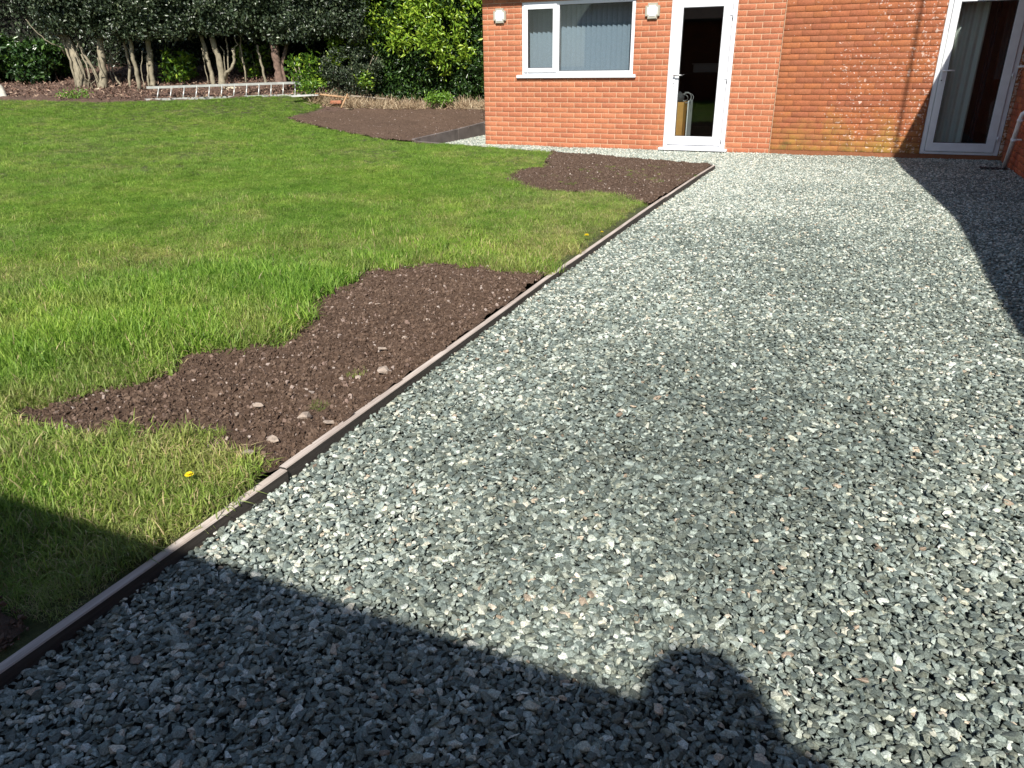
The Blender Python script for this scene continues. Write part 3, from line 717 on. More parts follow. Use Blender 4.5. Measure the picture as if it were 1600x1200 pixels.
EXT = empty('brick_extension', (2.0, 2.0, -.08)); tag(EXT, 'newer bright orange-red brick extension with cream pointing, window and white glazed door', 'building')
W_WIN = (.47, 2.262, .985, 2.022); W_D1 = (2.785, 3.70, -.03, 2.03)
brick_wall('front_wall', EXT, (0, 0, 0), (1, 0, 0), (0, -1, 0), -.2, 4.322, -.15, 2.32, [W_WIN, W_D1], (BR_NEW, MORT_NEW))
brick_wall('side_wall', EXT, (-.2, 0, 0), (0, 1, 0), (-1, 0, 0), .0055, 4.4, -.15, 2.32, [], (BR_NEW, MORT_NEW), thick=.2)
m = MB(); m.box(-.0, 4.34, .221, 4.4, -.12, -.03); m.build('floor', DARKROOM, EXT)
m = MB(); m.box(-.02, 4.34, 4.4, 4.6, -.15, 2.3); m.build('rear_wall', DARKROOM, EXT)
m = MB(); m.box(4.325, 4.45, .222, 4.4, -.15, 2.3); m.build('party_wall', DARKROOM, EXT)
m = MB(); m.box(-.4, 4.5, -.19, 4.8, 2.205, 2.24); m.build('soffit', simple('brown soffit', (.09, .06, .045), .7), EXT)
m = MB(); m.box(-.42, 4.5, -.215, -.192, 2.19, 2.40); m.build('fascia', FASCIA, EXT)
m = MB(); m.quad((-.45, -.25, 2.40), (4.5, -.25, 2.40), (4.5, 2.3, 3.3), (-.45, 2.3, 3.3)); m.quad((-.45, 2.3, 3.3), (4.5, 2.3, 3.3), (4.5, 4.9, 2.40), (-.45, 4.9, 2.40))
ro = m.build('roof', ROOF, EXT); md = ro.modifiers.new('thick', 'SOLIDIFY'); md.thickness = .06

# window of the extension
def frame_rect(m, x0, x1, z0, z1, t, y0, y1, bev=.004):
    m.box(x0, x0 + t, y0, y1, z0, z1, bev); m.box(x1 - t, x1, y0, y1, z0, z1, bev)
    m.box(x0 + t, x1 - t, y0 + .0003, y1, z0, z0 + t, bev); m.box(x0 + t, x1 - t, y0 + .0003, y1, z1 - t, z1, bev); return m
yw = .004
m = MB(); frame_rect(m, .472, 2.26, 1.005, 2.02, .05, yw, yw + .07); m.box(1.03, 1.085, yw + .001, yw + .07, 1.055, 1.97, .004)
win = m.build('window', UPVC, EXT)
m = MB(); frame_rect(m, .505, 1.052, 1.035, 1.985, .066, yw - .022, yw + .03, .006); m.build('opening_sash', UPVC, win)
m = MB(); m.box(.572, .986, yw + .006, yw + .012, 1.10, 1.92); m.build('pane', GLASS, win)
m = MB(); m.box(1.086, 2.209, yw + .022, yw + .028, 1.056, 1.969); m.build('pane', GLASS, win)
m = MB(); frame_rect(m, 1.085, 2.21, 1.055, 1.97, .007, yw + .012, yw + .022, 0); frame_rect(m, .571, .987, 1.101, 1.919, .007, yw - .0015, yw + .004, 0); m.build('seal', SEAL, win)
m = MB(); m.box(.388, 2.315, -.048, yw + .07, .955, 1.003, .006); m.build('sill', UPVC, win)
# vertical blinds inside
bl = empty('vertical_blind', (1.35, .30, 1.0)); tag(bl, 'blue-grey vertical slat blind hanging inside the extension window', 'blind')
m = MB(); m.box(.46, 2.28, .27, .32, 1.99, 2.03, .003); m.build('head_rail', UPVC, bl)
for k in range(22):
    x = .50 + k * .081; a = R(22); m = MB(); s = .0445; pts = []
    for t_ in (-1, -.5, 0, .5, 1):
        pts.append((x + s * t_ * math.cos(a), .30 + s * t_ * math.sin(a) - .004 * (1 - t_ * t_)))
    for (xa, ya), (xb, yb) in zip(pts, pts[1:]): m.quad((xa, ya, 1.02), (xb, yb, 1.02), (xb, yb, 1.985), (xa, ya, 1.985))
    o = m.build('slat', BLIND, bl)

# glazed doors
def glazed_door(parent, fx0, fx1, fz0, fz1, lx0, lx1, lz0, lz1, gx0, gx1, gz0, gz1, mat, y, name='door'):
    m = MB(); t0 = lx0 - fx0
    m.box(fx0, lx0, y, y + .07, fz0, fz1, .004); m.box(lx1, fx1, y, y + .07, fz0, fz1, .004)
    m.box(lx0, lx1, y + .0004, y + .07, lz1, fz1, .004); m.box(lx0, lx1, y + .0004, y + .07, fz0, lz0 - .004, .004)
    fr = m.build('door_frame', mat, parent)
    m = MB(); e = .005
    m.box(lx0 + e, gx0, y - .018, y + .045, lz0, lz1 - e, .005); m.box(gx1, lx1 - e, y - .018, y + .045, lz0, lz1 - e, .005)
    m.box(gx0, gx1, y - .0176, y + .045, lz0, gz0, .005); m.box(gx0, gx1, y - .0176, y + .045, gz1, lz1 - e, .005)
    d = m.build(name, mat, parent)
    m = MB(); frame_rect(m, gx0 - .001, gx1 + .001, gz0 - .001, gz1 + .001, .008, y - .008, y, 0); m.build('seal', SEAL, d)
    m = MB(); m.box(gx0, gx1, y + .001, y + .007, gz0, gz1); m.build('glass_panel', GLASS, d)
    m = MB(); b = .012
    for (x0, x1, z0, z1) in ((gx0 + .008, gx0 + .008 + b, gz0, gz1), (gx1 - .008 - b, gx1 - .008, gz0, gz1)): m.box(x0, x1, y - .016, y - .006, z0, z1, .002)
    return d, fr
def handle(d, x, y, zc, mat, right=1, L=.125):
    m = MB(); m.box(x - .014, x + .014, y - .030, y - .019, zc - .155, zc + .05, .004)
    hp = m.build('handle_plate', mat, d)
    m = MB(); m.tube([(x, y - .025, zc), (x, y - .065, zc), (x + right * .012, y - .070, zc), (x + right * L * .6, y - .068, zc + .002), (x + right * L, y - .064, zc)], [.010, .010, .0095, .0085, .008], 10)
    m.build('lever', METAL if mat is UPVC else mat, hp)
    m = MB(); m.tube([(x, y - .0315, zc - .115), (x, y - .029, zc - .115)], .008, 12); m.build('keyhole', SEAL, hp)
def hinge(d, x, y, z, mat):
    m = MB(); m.box(x - .035, x + .01, y - .028, y - .0185, z - .018, z + .018, .003); m.tube([(x + .006, y - .03, z - .05), (x + .006, y - .03, z + .02)], .0085, 10); m.build('hinge', mat, d)
dm = empty('glazed_door_set', (3.24, 0, 0)) if False else None
d1, f1 = glazed_door(EXT, 2.787, 3.698, -.028, 2.028, 2.845, 3.638, .022, 1.975, 2.955, 3.512, .145, 1.86, UPVC, .004)
handle(d1, 2.893, .004, .985, UPVC)
for z in (1.76, .95, .13): hinge(d1, 3.64, .004, z, UPVC)
m = MB(); m.box(2.735, 3.745, -.085, .003, -.052, -.016, .005); m.build('door_sill', UPVC, EXT)

# things inside the glazed door
WOODY = simple('golden oak board', (.52, .27, .08), .5, nscale=6, var=.2)
cb = empty('wooden_cabinet', (2.9, .42, -.03)); tag(cb, 'golden wooden cabinet standing just inside the glazed door', 'cabinet')
m = MB(); m.box(2.50, 2.955, .40, .42, -.03, .60, .002); m.build('end_panel', WOODY, cb)
m = MB(); m.box(2.955, 2.972, .402, .80, -.03, .60, .002); m.build('front_panel', WOODY, cb)
m = MB(); m.box(3.02, 3.032, .46, .78, -.03, .62, .002); m.build('door_edge', UPVC, cb)
m = MB(); m.box(2.50, 2.954, .421, .80, .575, .598, .002); m.build('top', WOODY, cb)
bag = empty('cable_bundle', (2.92, .5, .6)); tag(bag, 'dark bag with loops of grey cable on top of the cabinet', 'cable')
m = MB()
for k in range(6):
    ph = random.uniform(0, 6); c = (2.955 + .05 * random.random(), .48 + .05 * random.random(), .66); rx = random.uniform(.05, .10); rz_ = random.uniform(.03, .08)
    m.tube([(c[0] + rx * math.cos(a + ph), c[1] + .02 * math.sin(2 * a), c[2] + rz_ * math.sin(a + ph)) for a in np.linspace(0, 5.2, 18)], .0035, 6)
m.build('cable', simple('grey cable', (.30, .30, .31), .5), bag)
t = bmesh.new(); bmesh.ops.create_icosphere(t, subdivisions=3, radius=1)
for v in t.verts: v.co = Vector((2.86 + v.co.x * .09, .52 + v.co.y * .07, .66 + v.co.z * (.085 + .01 * math.sin(v.co.x * 9))))
m = MB(); m._merge(t); m.build('bag', simple('dark grey bag', (.05, .05, .055), .8, nscale=15), bag)
wb = empty('storage_box', (3.1, 2.2, .8)); tag(wb, 'pale box on a dark shelf deep inside behind the glazed door', 'box')
m = MB(); m.box(2.75, 3.15, 2.0, 2.35, 1.0, 1.12, .01); m.build('box_body', simple('grey white card', (.35, .35, .36), .8), wb)
m = MB(); m.box(2.73, 3.17, 1.98, 2.37, 1.122, 1.14, .004); m.build('box_lid', simple('card lid', (.30, .30, .31), .8), wb)
sh = empty('shelving_unit', (3.0, 2.2, -.03)); tag(sh, 'dark shelving unit standing inside behind the glazed door', 'shelving')
m = MB(); m.box(2.5, 3.35, 1.95, 2.4, .97, .999, .002); m.build('shelf', DARKROOM, sh)
for x, y in ((2.52, 1.97), (3.33, 1.97), (2.52, 2.38), (3.33, 2.38)):
    m = MB(); m.box(x - .015, x + .015, y - .015, y + .015, -.03, .968); m.build('leg', DARKROOM, sh)

# wall lamps
LAMPB = simple('cream lamp base', (.40, .38, .31), .45, nscale=10, var=.05); LAMPD = simple('white lamp diffuser', (.86, .87, .88), .3)
for k, (cx, cz, s, lab) in enumerate([(.108, 1.85, .104, 'white square bulkhead lamp on the wall between corner and window'),
                                      (2.517, 1.835, .104, 'white square bulkhead lamp on the wall between window and glazed door')]):
    t = empty('wall_lamp', (cx, -.005, cz)); tag(t, lab, 'wall lamp', 'bulkhead lamps on the brick wall')
    for nm, hw, y0, y1, mt, rd in (('lamp_base', s, -.045, -.0052, LAMPB, .035), ('diffuser', s * .70, -.052, -.0453, LAMPD, .024)):
        m = MB(); tt = bmesh.new(); bmesh.ops.create_cube(tt, size=1)
        for v in tt.verts: v.co = Vector((cx + v.co.x * 2 * hw, (y0 + y1) / 2 + v.co.y * (y1 - y0), cz + v.co.z * 2 * hw))
        bmesh.ops.bevel(tt, geom=[e for e in tt.edges if abs((e.verts[0].co - e.verts[1].co).y) > .005], offset=rd, segments=5, affect='EDGES')
        bmesh.ops.bevel(tt, geom=[e for e in tt.edges if abs(e.verts[0].co.y - y0) < 1e-4 and abs(e.verts[1].co.y - y0) < 1e-4], offset=.007, segments=2, affect='EDGES')
        m._merge(tt); m.build(nm, mt, t)

# ------------------------------------------------------------------ old house
HOUSE = empty('brick_house', (5.8, 2.0, -.08)); tag(HOUSE, 'older weathered red brick house with white glazed door, set around the gravel path', 'building')
W_D2 = (6.245, 7.155, -.005, 2.10)
brick_wall('back_wall', HOUSE, (0, 0, 0), (1, 0, 0), (0, -1, 0), 4.335, 7.2, -.15, 2.55, [W_D2, (4.3, 7.3, -.3, -.006)], (BR_OLD, MORT_OLD), pitch=.0733, joint=.0075, L=.222, off=.02, proud=.006, zoff=-.006, rough=.002)
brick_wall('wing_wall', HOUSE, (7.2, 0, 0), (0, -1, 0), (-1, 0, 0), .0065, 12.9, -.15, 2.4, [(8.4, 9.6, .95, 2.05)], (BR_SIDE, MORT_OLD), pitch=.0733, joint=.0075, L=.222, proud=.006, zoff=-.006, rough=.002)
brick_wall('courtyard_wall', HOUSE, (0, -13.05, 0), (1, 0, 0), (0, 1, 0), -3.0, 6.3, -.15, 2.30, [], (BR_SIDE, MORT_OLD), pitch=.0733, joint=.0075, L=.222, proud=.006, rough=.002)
m = MB(); m.box(4.327, 4.334, -.004, .0, -.1, 2.3); m.build('mastic_joint', MORT_NEW, HOUSE)
m = MB(); m.box(4.46, 7.5, .225, 4.4, -.13, -.03); m.build('floor', simple('dark floorboards', (.06, .045, .035), .5), HOUSE)
m = MB(); m.box(4.46, 7.6, 4.4, 4.6, -.15, 2.5); m.build('rear_wall', PLASTER, HOUSE)
m = MB(); m.box(7.43, 7.6, .0, 4.4, -.15, 2.5); m.build('inner_wall', PLASTER, HOUSE)
# roof over the back wall and wing; wing eave outline shaped to cast the gravel's shadow edge
m = MB(); m.box(4.52, 7.6, -.12, 4.8, 2.42, 2.47); m.build('soffit', FASCIA, HOUSE)
m = MB(); m.prism([(6.742, -.125), (6.772, -2.84), (6.963, -5.26), (7.052, -6.39), (7.112, -7.15), (7.105, -8.23), (7.101, -9.24), (7.099, -10.02), (7.195, -11.5), (7.195, -13.3), (9.5, -13.3), (9.5, -.125)], 2.30, 2.40); m.build('wing_eave', FASCIA, HOUSE)
m = MB(); m.prism([(7.2, -13.3), (12, -13.3), (12, 4.8), (7.61, 4.8), (7.61, -.13), (7.2, -.13)], 2.402, 2.5)
m.quad((7.2, -13.3, 2.505), (9.5, -13.3, 3.6), (9.5, 4.8, 3.6), (7.2, 4.8, 2.505)); m.build('wing_roof', ROOF, HOUSE)
m = MB(); m.quad((4.5, -.15, 2.48), (7.6, -.15, 2.48), (7.6, 2.3, 3.4), (4.5, 2.3, 3.4)); m.quad((4.5, 2.3, 3.4), (7.6, 2.3, 3.4), (7.6, 4.9, 2.48), (4.5, 4.9, 2.48))
ro = m.build('roof', ROOF, HOUSE); md = ro.modifiers.new('thick', 'SOLIDIFY'); md.thickness = .06
# wing behind the camera whose eave shades the foreground
ye = -12.84
m = MB(); m.prism([(-3.2, ye), (6.38, ye), (6.50, ye - .12), (6.50, -16), (-3.2, -16)], 2.27, 2.34); m.build('courtyard_eave', FASCIA, HOUSE)
m = MB(); m.quad((-3.2, ye, 2.345), (6.4, ye, 2.345), (6.4, -15.5, 3.6), (-3.2, -15.5, 3.6)); m.quad((-3.2, -15.5, 3.6), (6.4, -15.5, 3.6), (6.4, -18.5, 2.3), (-3.2, -18.5, 2.3)); m.build('courtyard_roof', ROOF, HOUSE)
m = MB(); m.tube([(6.30, -13.2, 2.35), (6.29, -13.2, 2.62), (6.275, -13.2, 2.72), (6.27, -13.2, 2.79), (6.268, -13.2, 2.83)], [.17, .15, .135, .11, .06], 22); m.build('shadow_caster', simple('shadow caster terracotta', (.35, .14, .07), .9, nscale=9), HOUSE)  # unseen lump added on the roof to cast the bump in the foreground shadow
GB = simple('gable brick', (.35, .1, .05), .9, nscale=8)
m = MB(); m.box(6.08, 6.3, -18.3, -13.3, -.15, 2.3); m.build('gable_wall', GB, HOUSE); m = MB(); m.box(-3, -2.8, -18.3, -13.3, -.15, 2.3); m.build('gable_wall', GB, HOUSE)
# window on the wing wall (seen only in reflections)
m = MB(); 
for (a, b, c, d) in ((8.4, 8.46, .95, 2.05), (9.54, 9.6, .95, 2.05), (8.46, 9.54, .95, 1.01), (8.46, 9.54, 1.99, 2.05), (8.97, 9.03, 1.01, 1.99)):
    m.box(7.205, 7.26, -b, -a, c, d, .004)
wn = m.build('window', UPVC, HOUSE); m = MB(); m.box(7.225, 7.23, -9.54, -8.46, 1.01, 1.99); m.build('pane', GLASS, wn)
d2, f2 = glazed_door(HOUSE, 6.249, 7.15, .0, 2.09, 6.300, 7.098, .036, 1.935, 6.385, 6.99, .145, 1.80, UPVC_OLD, .002)
handle(d2, 6.335, .002, 1.02, UPVC_OLD)
for z in (1.75, .97, .22): hinge(d2, 7.10, .002, z, UPVC_OLD)
# curtains and furniture inside
def sheer():
    m, nt, bs = M_new('grey sheer curtain'); out = nt.nodes['Material Output']; bs.inputs['Base Color'].default_value = (.75, .78, .74, 1); bs.inputs['Roughness'].default_value = .9
    return m
SHEER = sheer()
def curtain(x0, x1, y, z0, z1, amp, nf, mat, name, label):
    m = MB(); k = nf * 8; xs = np.linspace(x0, x1, k + 1)
    P = [(x, y + amp * math.sin(2 * math.pi * nf * (i / k)) + random.uniform(-.002, .002)) for i, x in enumerate(xs)]
    for (xa, ya), (xb, yb) in zip(P, P[1:]): m.quad((xa, ya, z0), (xb, yb, z0), (xb, yb, z1), (xa, ya, z1))
    o = m.build(name, mat); tag(o, label, 'curtain'); return o
curtain(6.30, 6.74, .28, .02, 2.2, .022, 5, SHEER, 'curtain', 'grey folded curtain hanging inside the corner door')
curtain(6.83, 6.90, .55, .02, 2.2, .02, 2, simple('dark blue curtain', (.04, .05, .07), .9), 'curtain', 'narrow dark blue curtain deep inside the corner door')
curtain(7.0, 7.35, .8, .9, 2.2, .02, 4, simple('grey blue net', (.12, .14, .15), .9), 'curtain', 'short grey-blue curtain at the far right inside the corner door')

# waste pipe, overflow and gully
t = empty('waste_pipe', (7.10, -.87, -.07)); tag(t, 'white waste pipe leaning down the brick wall into the gully', 'drainpipe')
m = MB(); m.tube([(7.12, -.865, -.09), (7.12, -1.19, .545), (7.122, -1.206, .575), (7.15, -1.215, .60), (7.21, -1.217, .60)], [.027] * 5, 14); m.build('pipe', PIPE, t)
for a, b in ((.62, .66), (1.0, 1.03)):
    def L_(q): return (7.12, -.865 - .305 * q, -.09 + .59 * q)
    m = MB(); m.tube([L_(a), L_(b)], .033, 14); m.build('collar', PIPE, t)
m = MB(); m.box(7.125, 7.198, -1.095, -1.06, .285, .30, .002); m.build('bracket', PIPE, t)
t = empty('overflow_pipe', (7.2, -.02, 1.1)); tag(t, 'short white overflow pipe poking out of the brick wall above the waste pipe', 'pipe')
m = MB(); m.tube([(7.21, -.26, 1.065), (7.10, -.26, 1.06)], .012, 12); m.build('pipe', PIPE, t); m = MB(); m.tube([(7.193, -.26, 1.065), (7.18, -.26, 1.065)], .018, 12); m.build('collar', PIPE, t)
t = empty('gully', (6.98, -1.03, -.07)); tag(t, 'dark open drain gully in the gravel at the foot of the waste pipe', 'drain')
m = MB(); m.box(6.86, 7.16, -1.02, -.80, -.075, -.052, .006); m.build('gully_frame', BLACK, t)
for k in range(5): 
    m = MB(); m.box(6.875 + k * .055, 6.895 + k * .055, -1.015, -.805, -.0515, -.044, .002); m.build('grate_bar', BLACK, t)

# unseen mast added on the wing roof to throw the thin shadow on the old wall
t = empty('shadow_mast', (7.29, -4.05, 2.45)); tag(t, 'tall thin unseen mast added on the wing roof to throw a line of shadow', 'aerial')
m = MB(); m.tube([(7.29, -4.05, 2.45), (7.285, -4.05, 6.9)], .017, 10); m.build('mast', METAL, t)
m = MB(); m.tube([(7.285, -4.5, 6.8), (7.285, -3.5, 6.85)], .008, 8); m.build('boom', METAL, t)
for k in range(6):
    m = MB(); m.tube([(7.1, -4.4 + k * .16, 6.81), (7.47, -4.4 + k * .16, 6.81)], .004, 6); m.build('aerial_rod', METAL, t)

# ------------------------------------------------------------------ ladder and odds and ends by the bank
lt = empty('ladder', tuple(at_depth(226, 156, 16.0))); tag(lt, 'aluminium ladder lying on its side along the far lawn edge', 'ladder')
A0, A1 = at_depth(226, 156.2, 16.0), at_depth(469.5, 148.3, 16.75); B0, B1 = at_depth(229, 137, 16.12), at_depth(470, 129, 16.87)
m = MB(); m.bar(A0, A1, .026, .046); m.build('rail', ALU, lt); m = MB(); m.bar(B0, B1, .026, .046); m.build('rail', ALU, lt)
for k in range(12):
    f = (k + .95) / 12.4; a = A0 + (A1 - A0) * f; b = B0 + (B1 - B0) * f; m = MB(); m.tube([a, b], .0135, 8); m.build('rung', ALU, lt)
def stick(name, pts, rad, mat, label, cat):
    m = MB(); m.tube(pts, rad, 8); o = m.build(name, mat); tag(o, label, cat); return o
WB = simple('bleached board', (.62, .62, .60), .7, nscale=8, var=.15)
a, b = at_depth(456, 152, 16.2), at_depth(500, 149.5, 16.5); m = MB(); m.bar(a + [0, 0, .02], b + [0, 0, .02], .10, .03); tag(m.build('plank', WB), 'bleached white plank lying in the grass past the ladder end', 'plank')
OR_ = simple('orange brown stick', (.42, .26, .14), .8, nscale=14)
stick('stick', [at_depth(487, 146, 16.5), at_depth(515, 149.5, 16.4), at_depth(545, 153, 16.5)], .022, OR_, 'long pale brown branch lying beside the plank', 'stick')
stick('stick', [at_depth(533, 169, 15.9), at_depth(538, 158, 16.0), at_depth(543, 147, 16.1)], .018, OR_, 'short stick poking up out of the dry grass', 'stick')
stick('stick', [at_depth(548, 150, 16.8), at_depth(575, 152, 16.8), at_depth(605, 155, 16.8)], .018, TWIG, 'thin grey branch on the ground under the hedge', 'stick')
m = MB(); c = at_depth(526, 156.5, 16.3); m.bar(c + [-.12, -.05, -.04], c + [.09, .04, -.04], .10, .065, .01); tag(m.build('brick', simple('terracotta', (.40, .16, .09), .9, nscale=20)), 'loose terracotta brick beside the sticks', 'brick')
# pale boulder at the far left
def boulder(c, s, label, mat, seed):
    t = stone_template(mat, 16, flat=.9, seed=seed); t.name = 'boulder'; t.data.transform(Matrix.Diagonal((s[0], s[1], s[2], 1))); COL.objects.link(t); t.location = tuple(c); tag(t, label, 'boulder')
    md = t.modifiers.new('b', 'BEVEL'); md.width = .02; md.segments = 2
c = at_depth(-8, 150, 15.9); boulder(c, (.95, .6, .85), 'pale rounded boulder at the far left lawn edge', simple('pale limestone', (.48, .45, .38), .9, nscale=10, var=.25, bmp=.7), 71)
c = at_depth(362, 141, 17.0); boulder(c, (.75, .3, .22), 'low pale stone behind the ladder at the forked tree', simple('buff stone', (.50, .44, .32), .9, nscale=10, var=.25, bmp=.7), 72)
c = at_depth(152, 139, 16.9); boulder(c, (.30, .12, .08), 'small pale log end at the foot of the thick pale tree', simple('pale wood', (.55, .46, .34), .9, nscale=10, var=.25), 73)

# ------------------------------------------------------------------ foliage
def leaves(P, size, asp, dirn=None, spread=1.0, seed=0, fold=.25):
    """folded diamond leaves: 4 verts, 2 tris each"""
    r_ = np.random.default_rng(seed); n = len(P); s = size * r_.uniform(.7, 1.25, n)
    d = r_.normal(size=(n, 3)) * spread + (np.array(dirn) if dirn is not None else 0); d /= np.linalg.norm(d, axis=1)[:, None]
    t = r_.normal(size=(n, 3)); t += np.array([.0, -.4, .9]); sd_ = np.cross(d, t); sd_ /= np.linalg.norm(sd_, axis=1)[:, None]; nn = np.cross(sd_, d)
    a = P; b = P + d * s[:, None] * .5 + sd_ * (s * asp / 2)[:, None] + nn * (s * fold * asp)[:, None]
    c = P + d * s[:, None] - nn * (s * .12)[:, None]; e = P + d * s[:, None] * .5 - sd_ * (s * asp / 2)[:, None] + nn * (s * fold * asp)[:, None]
    V = np.stack([a, b, c, e], 1).reshape(-1, 3); q = np.arange(n)[:, None] * 4
    Fq = np.concatenate([q + [0, 1, 2], q + [0, 2, 3]], 0); return V, Fq
def cluster_pts(centers, rad, per, seed):
    r_ = np.random.default_rng(seed); n = len(centers)
    o = r_.normal(size=(n * per, 3)); o /= np.linalg.norm(o, axis=1)[:, None]; o *= (r_.random(n * per) ** .45)[:, None] * rad
    c = np.repeat(centers, per, 0); return c + o * [1, 1, .8], np.repeat(r_.random(n), per)
def crown_obj(name, parent, centers, rad, per, size, asp, mat, seed, rndmix=.35, dirn=None):
    P, cr = cluster_pts(centers, rad, per, seed); V, Fq = leaves(P, size, asp, dirn=dirn, seed=seed + 1)
    r_ = np.random.default_rng(seed + 2); v = np.clip(cr * rndmix + r_.random(len(P)) * (1 - rndmix), 0, 1)
    off = parent_world(parent) if parent else None
    return np_obj(name, V, Fq, mat, parent=parent, attrs={'rnd': np.repeat(v, 4)}, off=off)
LT = np.array([HF[1], -HF[0], 0.0])     # along the boundary, to the right
def local(lat, dep, z): return CAM * [1, 1, 0] + LT * lat + HF * dep + np.array([0, 0, z])
def lat_of(px, py, dep):
    p_ = at_depth(px, py, dep); return (p_ - CAM) @ LT, p_[2]

def tree(pxs, dep, label, stems, crown_px, bottom, rad0, mat=BARK, leaf=HOLLY, seed=0, dens=1.0, leafsize=.072, asp=.6, cbot=None, depth_w=2.4):
    base = at_depth(*pxs, dep); t = empty('tree', tuple(base)); tag(t, label, 'tree', 'holly trees along the garden boundary')
    m = MB()
    for st in stems:
        pts = [at_depth(a, b, dep + dd) for a, b, dd, _ in st]; rad = [q[3] * .78 for q in st]
        pp, rr_ = [], []
        for i in range(len(pts) - 1):
            for f in np.linspace(0, 1, 5)[:-1]:
                pp.append(pts[i] * (1 - f) + pts[i + 1] * f + (rng.normal(0, .007, 3) if 0 < i + f else 0)); rr_.append((rad[i] * (1 - f) + rad[i + 1] * f) * rng.uniform(.94, 1.06))
        pp.append(pts[-1]); rr_.append(rad[-1])
        pp[0] = pp[0] - np.array([0, 0, .12]); rr_[0] *= 1.35
        m.tube(pp, rr_, 10)
    m.build('trunk', mat, t)
    # crown: clumps through a rounded block whose ragged underside hangs over the trunks
    l0, l1 = lat_of(crown_px[0], 60, dep)[0], lat_of(crown_px[1], 60, dep)[0]; lc, lw = (l0 + l1) / 2, (l1 - l0) / 2 * 1.18
    zb = lat_of(crown_px[0] / 2 + crown_px[1] / 2, bottom, dep)[1]; zt = zb + 3.4
    n = int(300 * dens * lw * 2); r_ = np.random.default_rng(seed); C_ = []
    while len(C_) < n:
        u_, v_, w_ = r_.uniform(-1, 1, 3); 
        if u_ * u_ * .8 + v_ * v_ + max(0, w_) ** 2 * .6 > 1.15: continue
        if r_.random() > .25 + .75 * (max(abs(v_), abs(w_))): continue
        if vnoise(u_ * lw * 2.2 + seed * 3, w_ * 3.2, .6) < .30: continue
        C_.append(local(lc + u_ * lw, dep + .55 + v_ * depth_w / 2, zb + .12 + .22 * r_.random() * (1 + abs(u_)) + (w_ + 1) / 2 * (zt - zb)))
    # hanging front skirt of twigs and leaves
    for k in range(int(170 * lw * 2)):
        u_ = r_.uniform(-1, 1); lat = lc + u_ * lw; sag = vnoise(lat * 1.7 + 40, 3.3, .6)
        C_.append(local(lat, dep - .35 + r_.exponential(.22), zb + .02 + .30 * sag + abs(r_.normal(0, .55))))
    for k in range(int(260 * lw * 2)):
        u_ = r_.uniform(-1, 1); lat = lc + u_ * lw
        C_.append(local(lat, dep, zb + .45 + r_.random() * 2.6) + HF * 0)
        q_ = C_[-1]; gap = vnoise(lat * 2.4 + 20, q_[2] * 2.4, .6)
        if gap < .34: C_.pop(); continue
        C_[-1] = q_ + HF * (-.75 + .9 * (1 - gap) + r_.exponential(.12))
    C_ = np.array(C_)
    crown_obj('crown', t, C_, .17, 24, leafsize, asp, leaf, seed)
    return t
tree((129, 139), 17.0, 'leftmost tree, thick leaning trunk tangled with ivy stems',
     [[(131, 139, 0, .15), (124, 110, 0, .14), (110, 70, .1, .12), (85, 30, .2, .08)], [(119, 132, -.05, .03), (110, 95, -.1, .028), (99, 62, 0, .025), (88, 40, 0, .02)],
      [(137, 139, -.1, .02), (141, 115, -.15, .018), (127, 85, -.1, .02)], [(126, 140, -.15, .018), (122, 112, -.2, .016), (114, 85, -.1, .015)],
      [(134, 140, -.12, .012), (133, 120, -.2, .011), (120, 90, -.2, .01), (108, 60, -.1, .01)], [(122, 136, -.15, .012), (129, 115, -.2, .011), (119, 84, -.2, .01), (122, 62, -.1, .01)],
      [(147, 138, -.1, .012), (134, 122, -.2, .011), (126, 98, -.2, .01), (112, 75, -.1, .01)], [(140, 134, -.12, .010), (150, 124, -.15, .01), (144, 108, -.1, .01), (136, 96, -.1, .008)],
      [(100, 75, 0, .02), (75, 66, -.2, .016), (55, 48, -.3, .012), (40, 30, -.3, .008)], [(96, 56, 0, .012), (80, 53, -.2, .009), (67, 50, -.3, .006)],
      [(143, 137, -.1, .014), (138, 118, -.1, .012), (134, 95, -.1, .012)]],
     (82, 165), 62, .16, seed=11)
tree((162, 137), 16.95, 'stout pale trunk with a slanting second stem, next to the ivy-tangled tree',
     [[(163, 138, 0, .115), (161, 110, 0, .095), (157, 80, 0, .09), (155, 50, .1, .07)], [(154, 131, -.02, .04), (146, 108, 0, .038), (131, 83, 0, .035), (118, 60, 0, .03)],
      [(156, 134, -.05, .015), (160, 115, -.12, .012), (152, 90, -.1, .01)]], (120, 205), 66, .12, seed=12)
tree((185, 135), 17.2, 'pair of thin bare curving stems between the stout tree and the slim trunks',
     [[(179, 135, 0, .022), (172, 112, 0, .018), (170, 98, 0, .017), (173, 78, 0, .014)], [(191, 137, 0, .026), (180, 120, 0, .022), (174, 103, 0, .02), (175, 88, 0, .018), (188, 78, 0, .01)]], (165, 215), 60, .03, seed=13, dens=.8)
tree((203, 135), 17.1, 'slim straight pale trunk, third full tree from the left',
     [[(203, 136, 0, .036), (203, 110, 0, .036), (199, 85, 0, .034), (193, 60, 0, .032)]], (185, 245), 64, .04, seed=14)
tree((219, 141), 16.9, 'crooked pale trunk standing just left of the ladder end',
     [[(219, 146, 0, .045), (216, 125, 0, .052), (212, 105, 0, .05), (206, 82, 0, .055), (203, 60, 0, .05)], [(224, 134, 0, .014), (221, 110, .05, .012), (222, 80, .05, .01)]], (200, 290), 68, .05, seed=15)
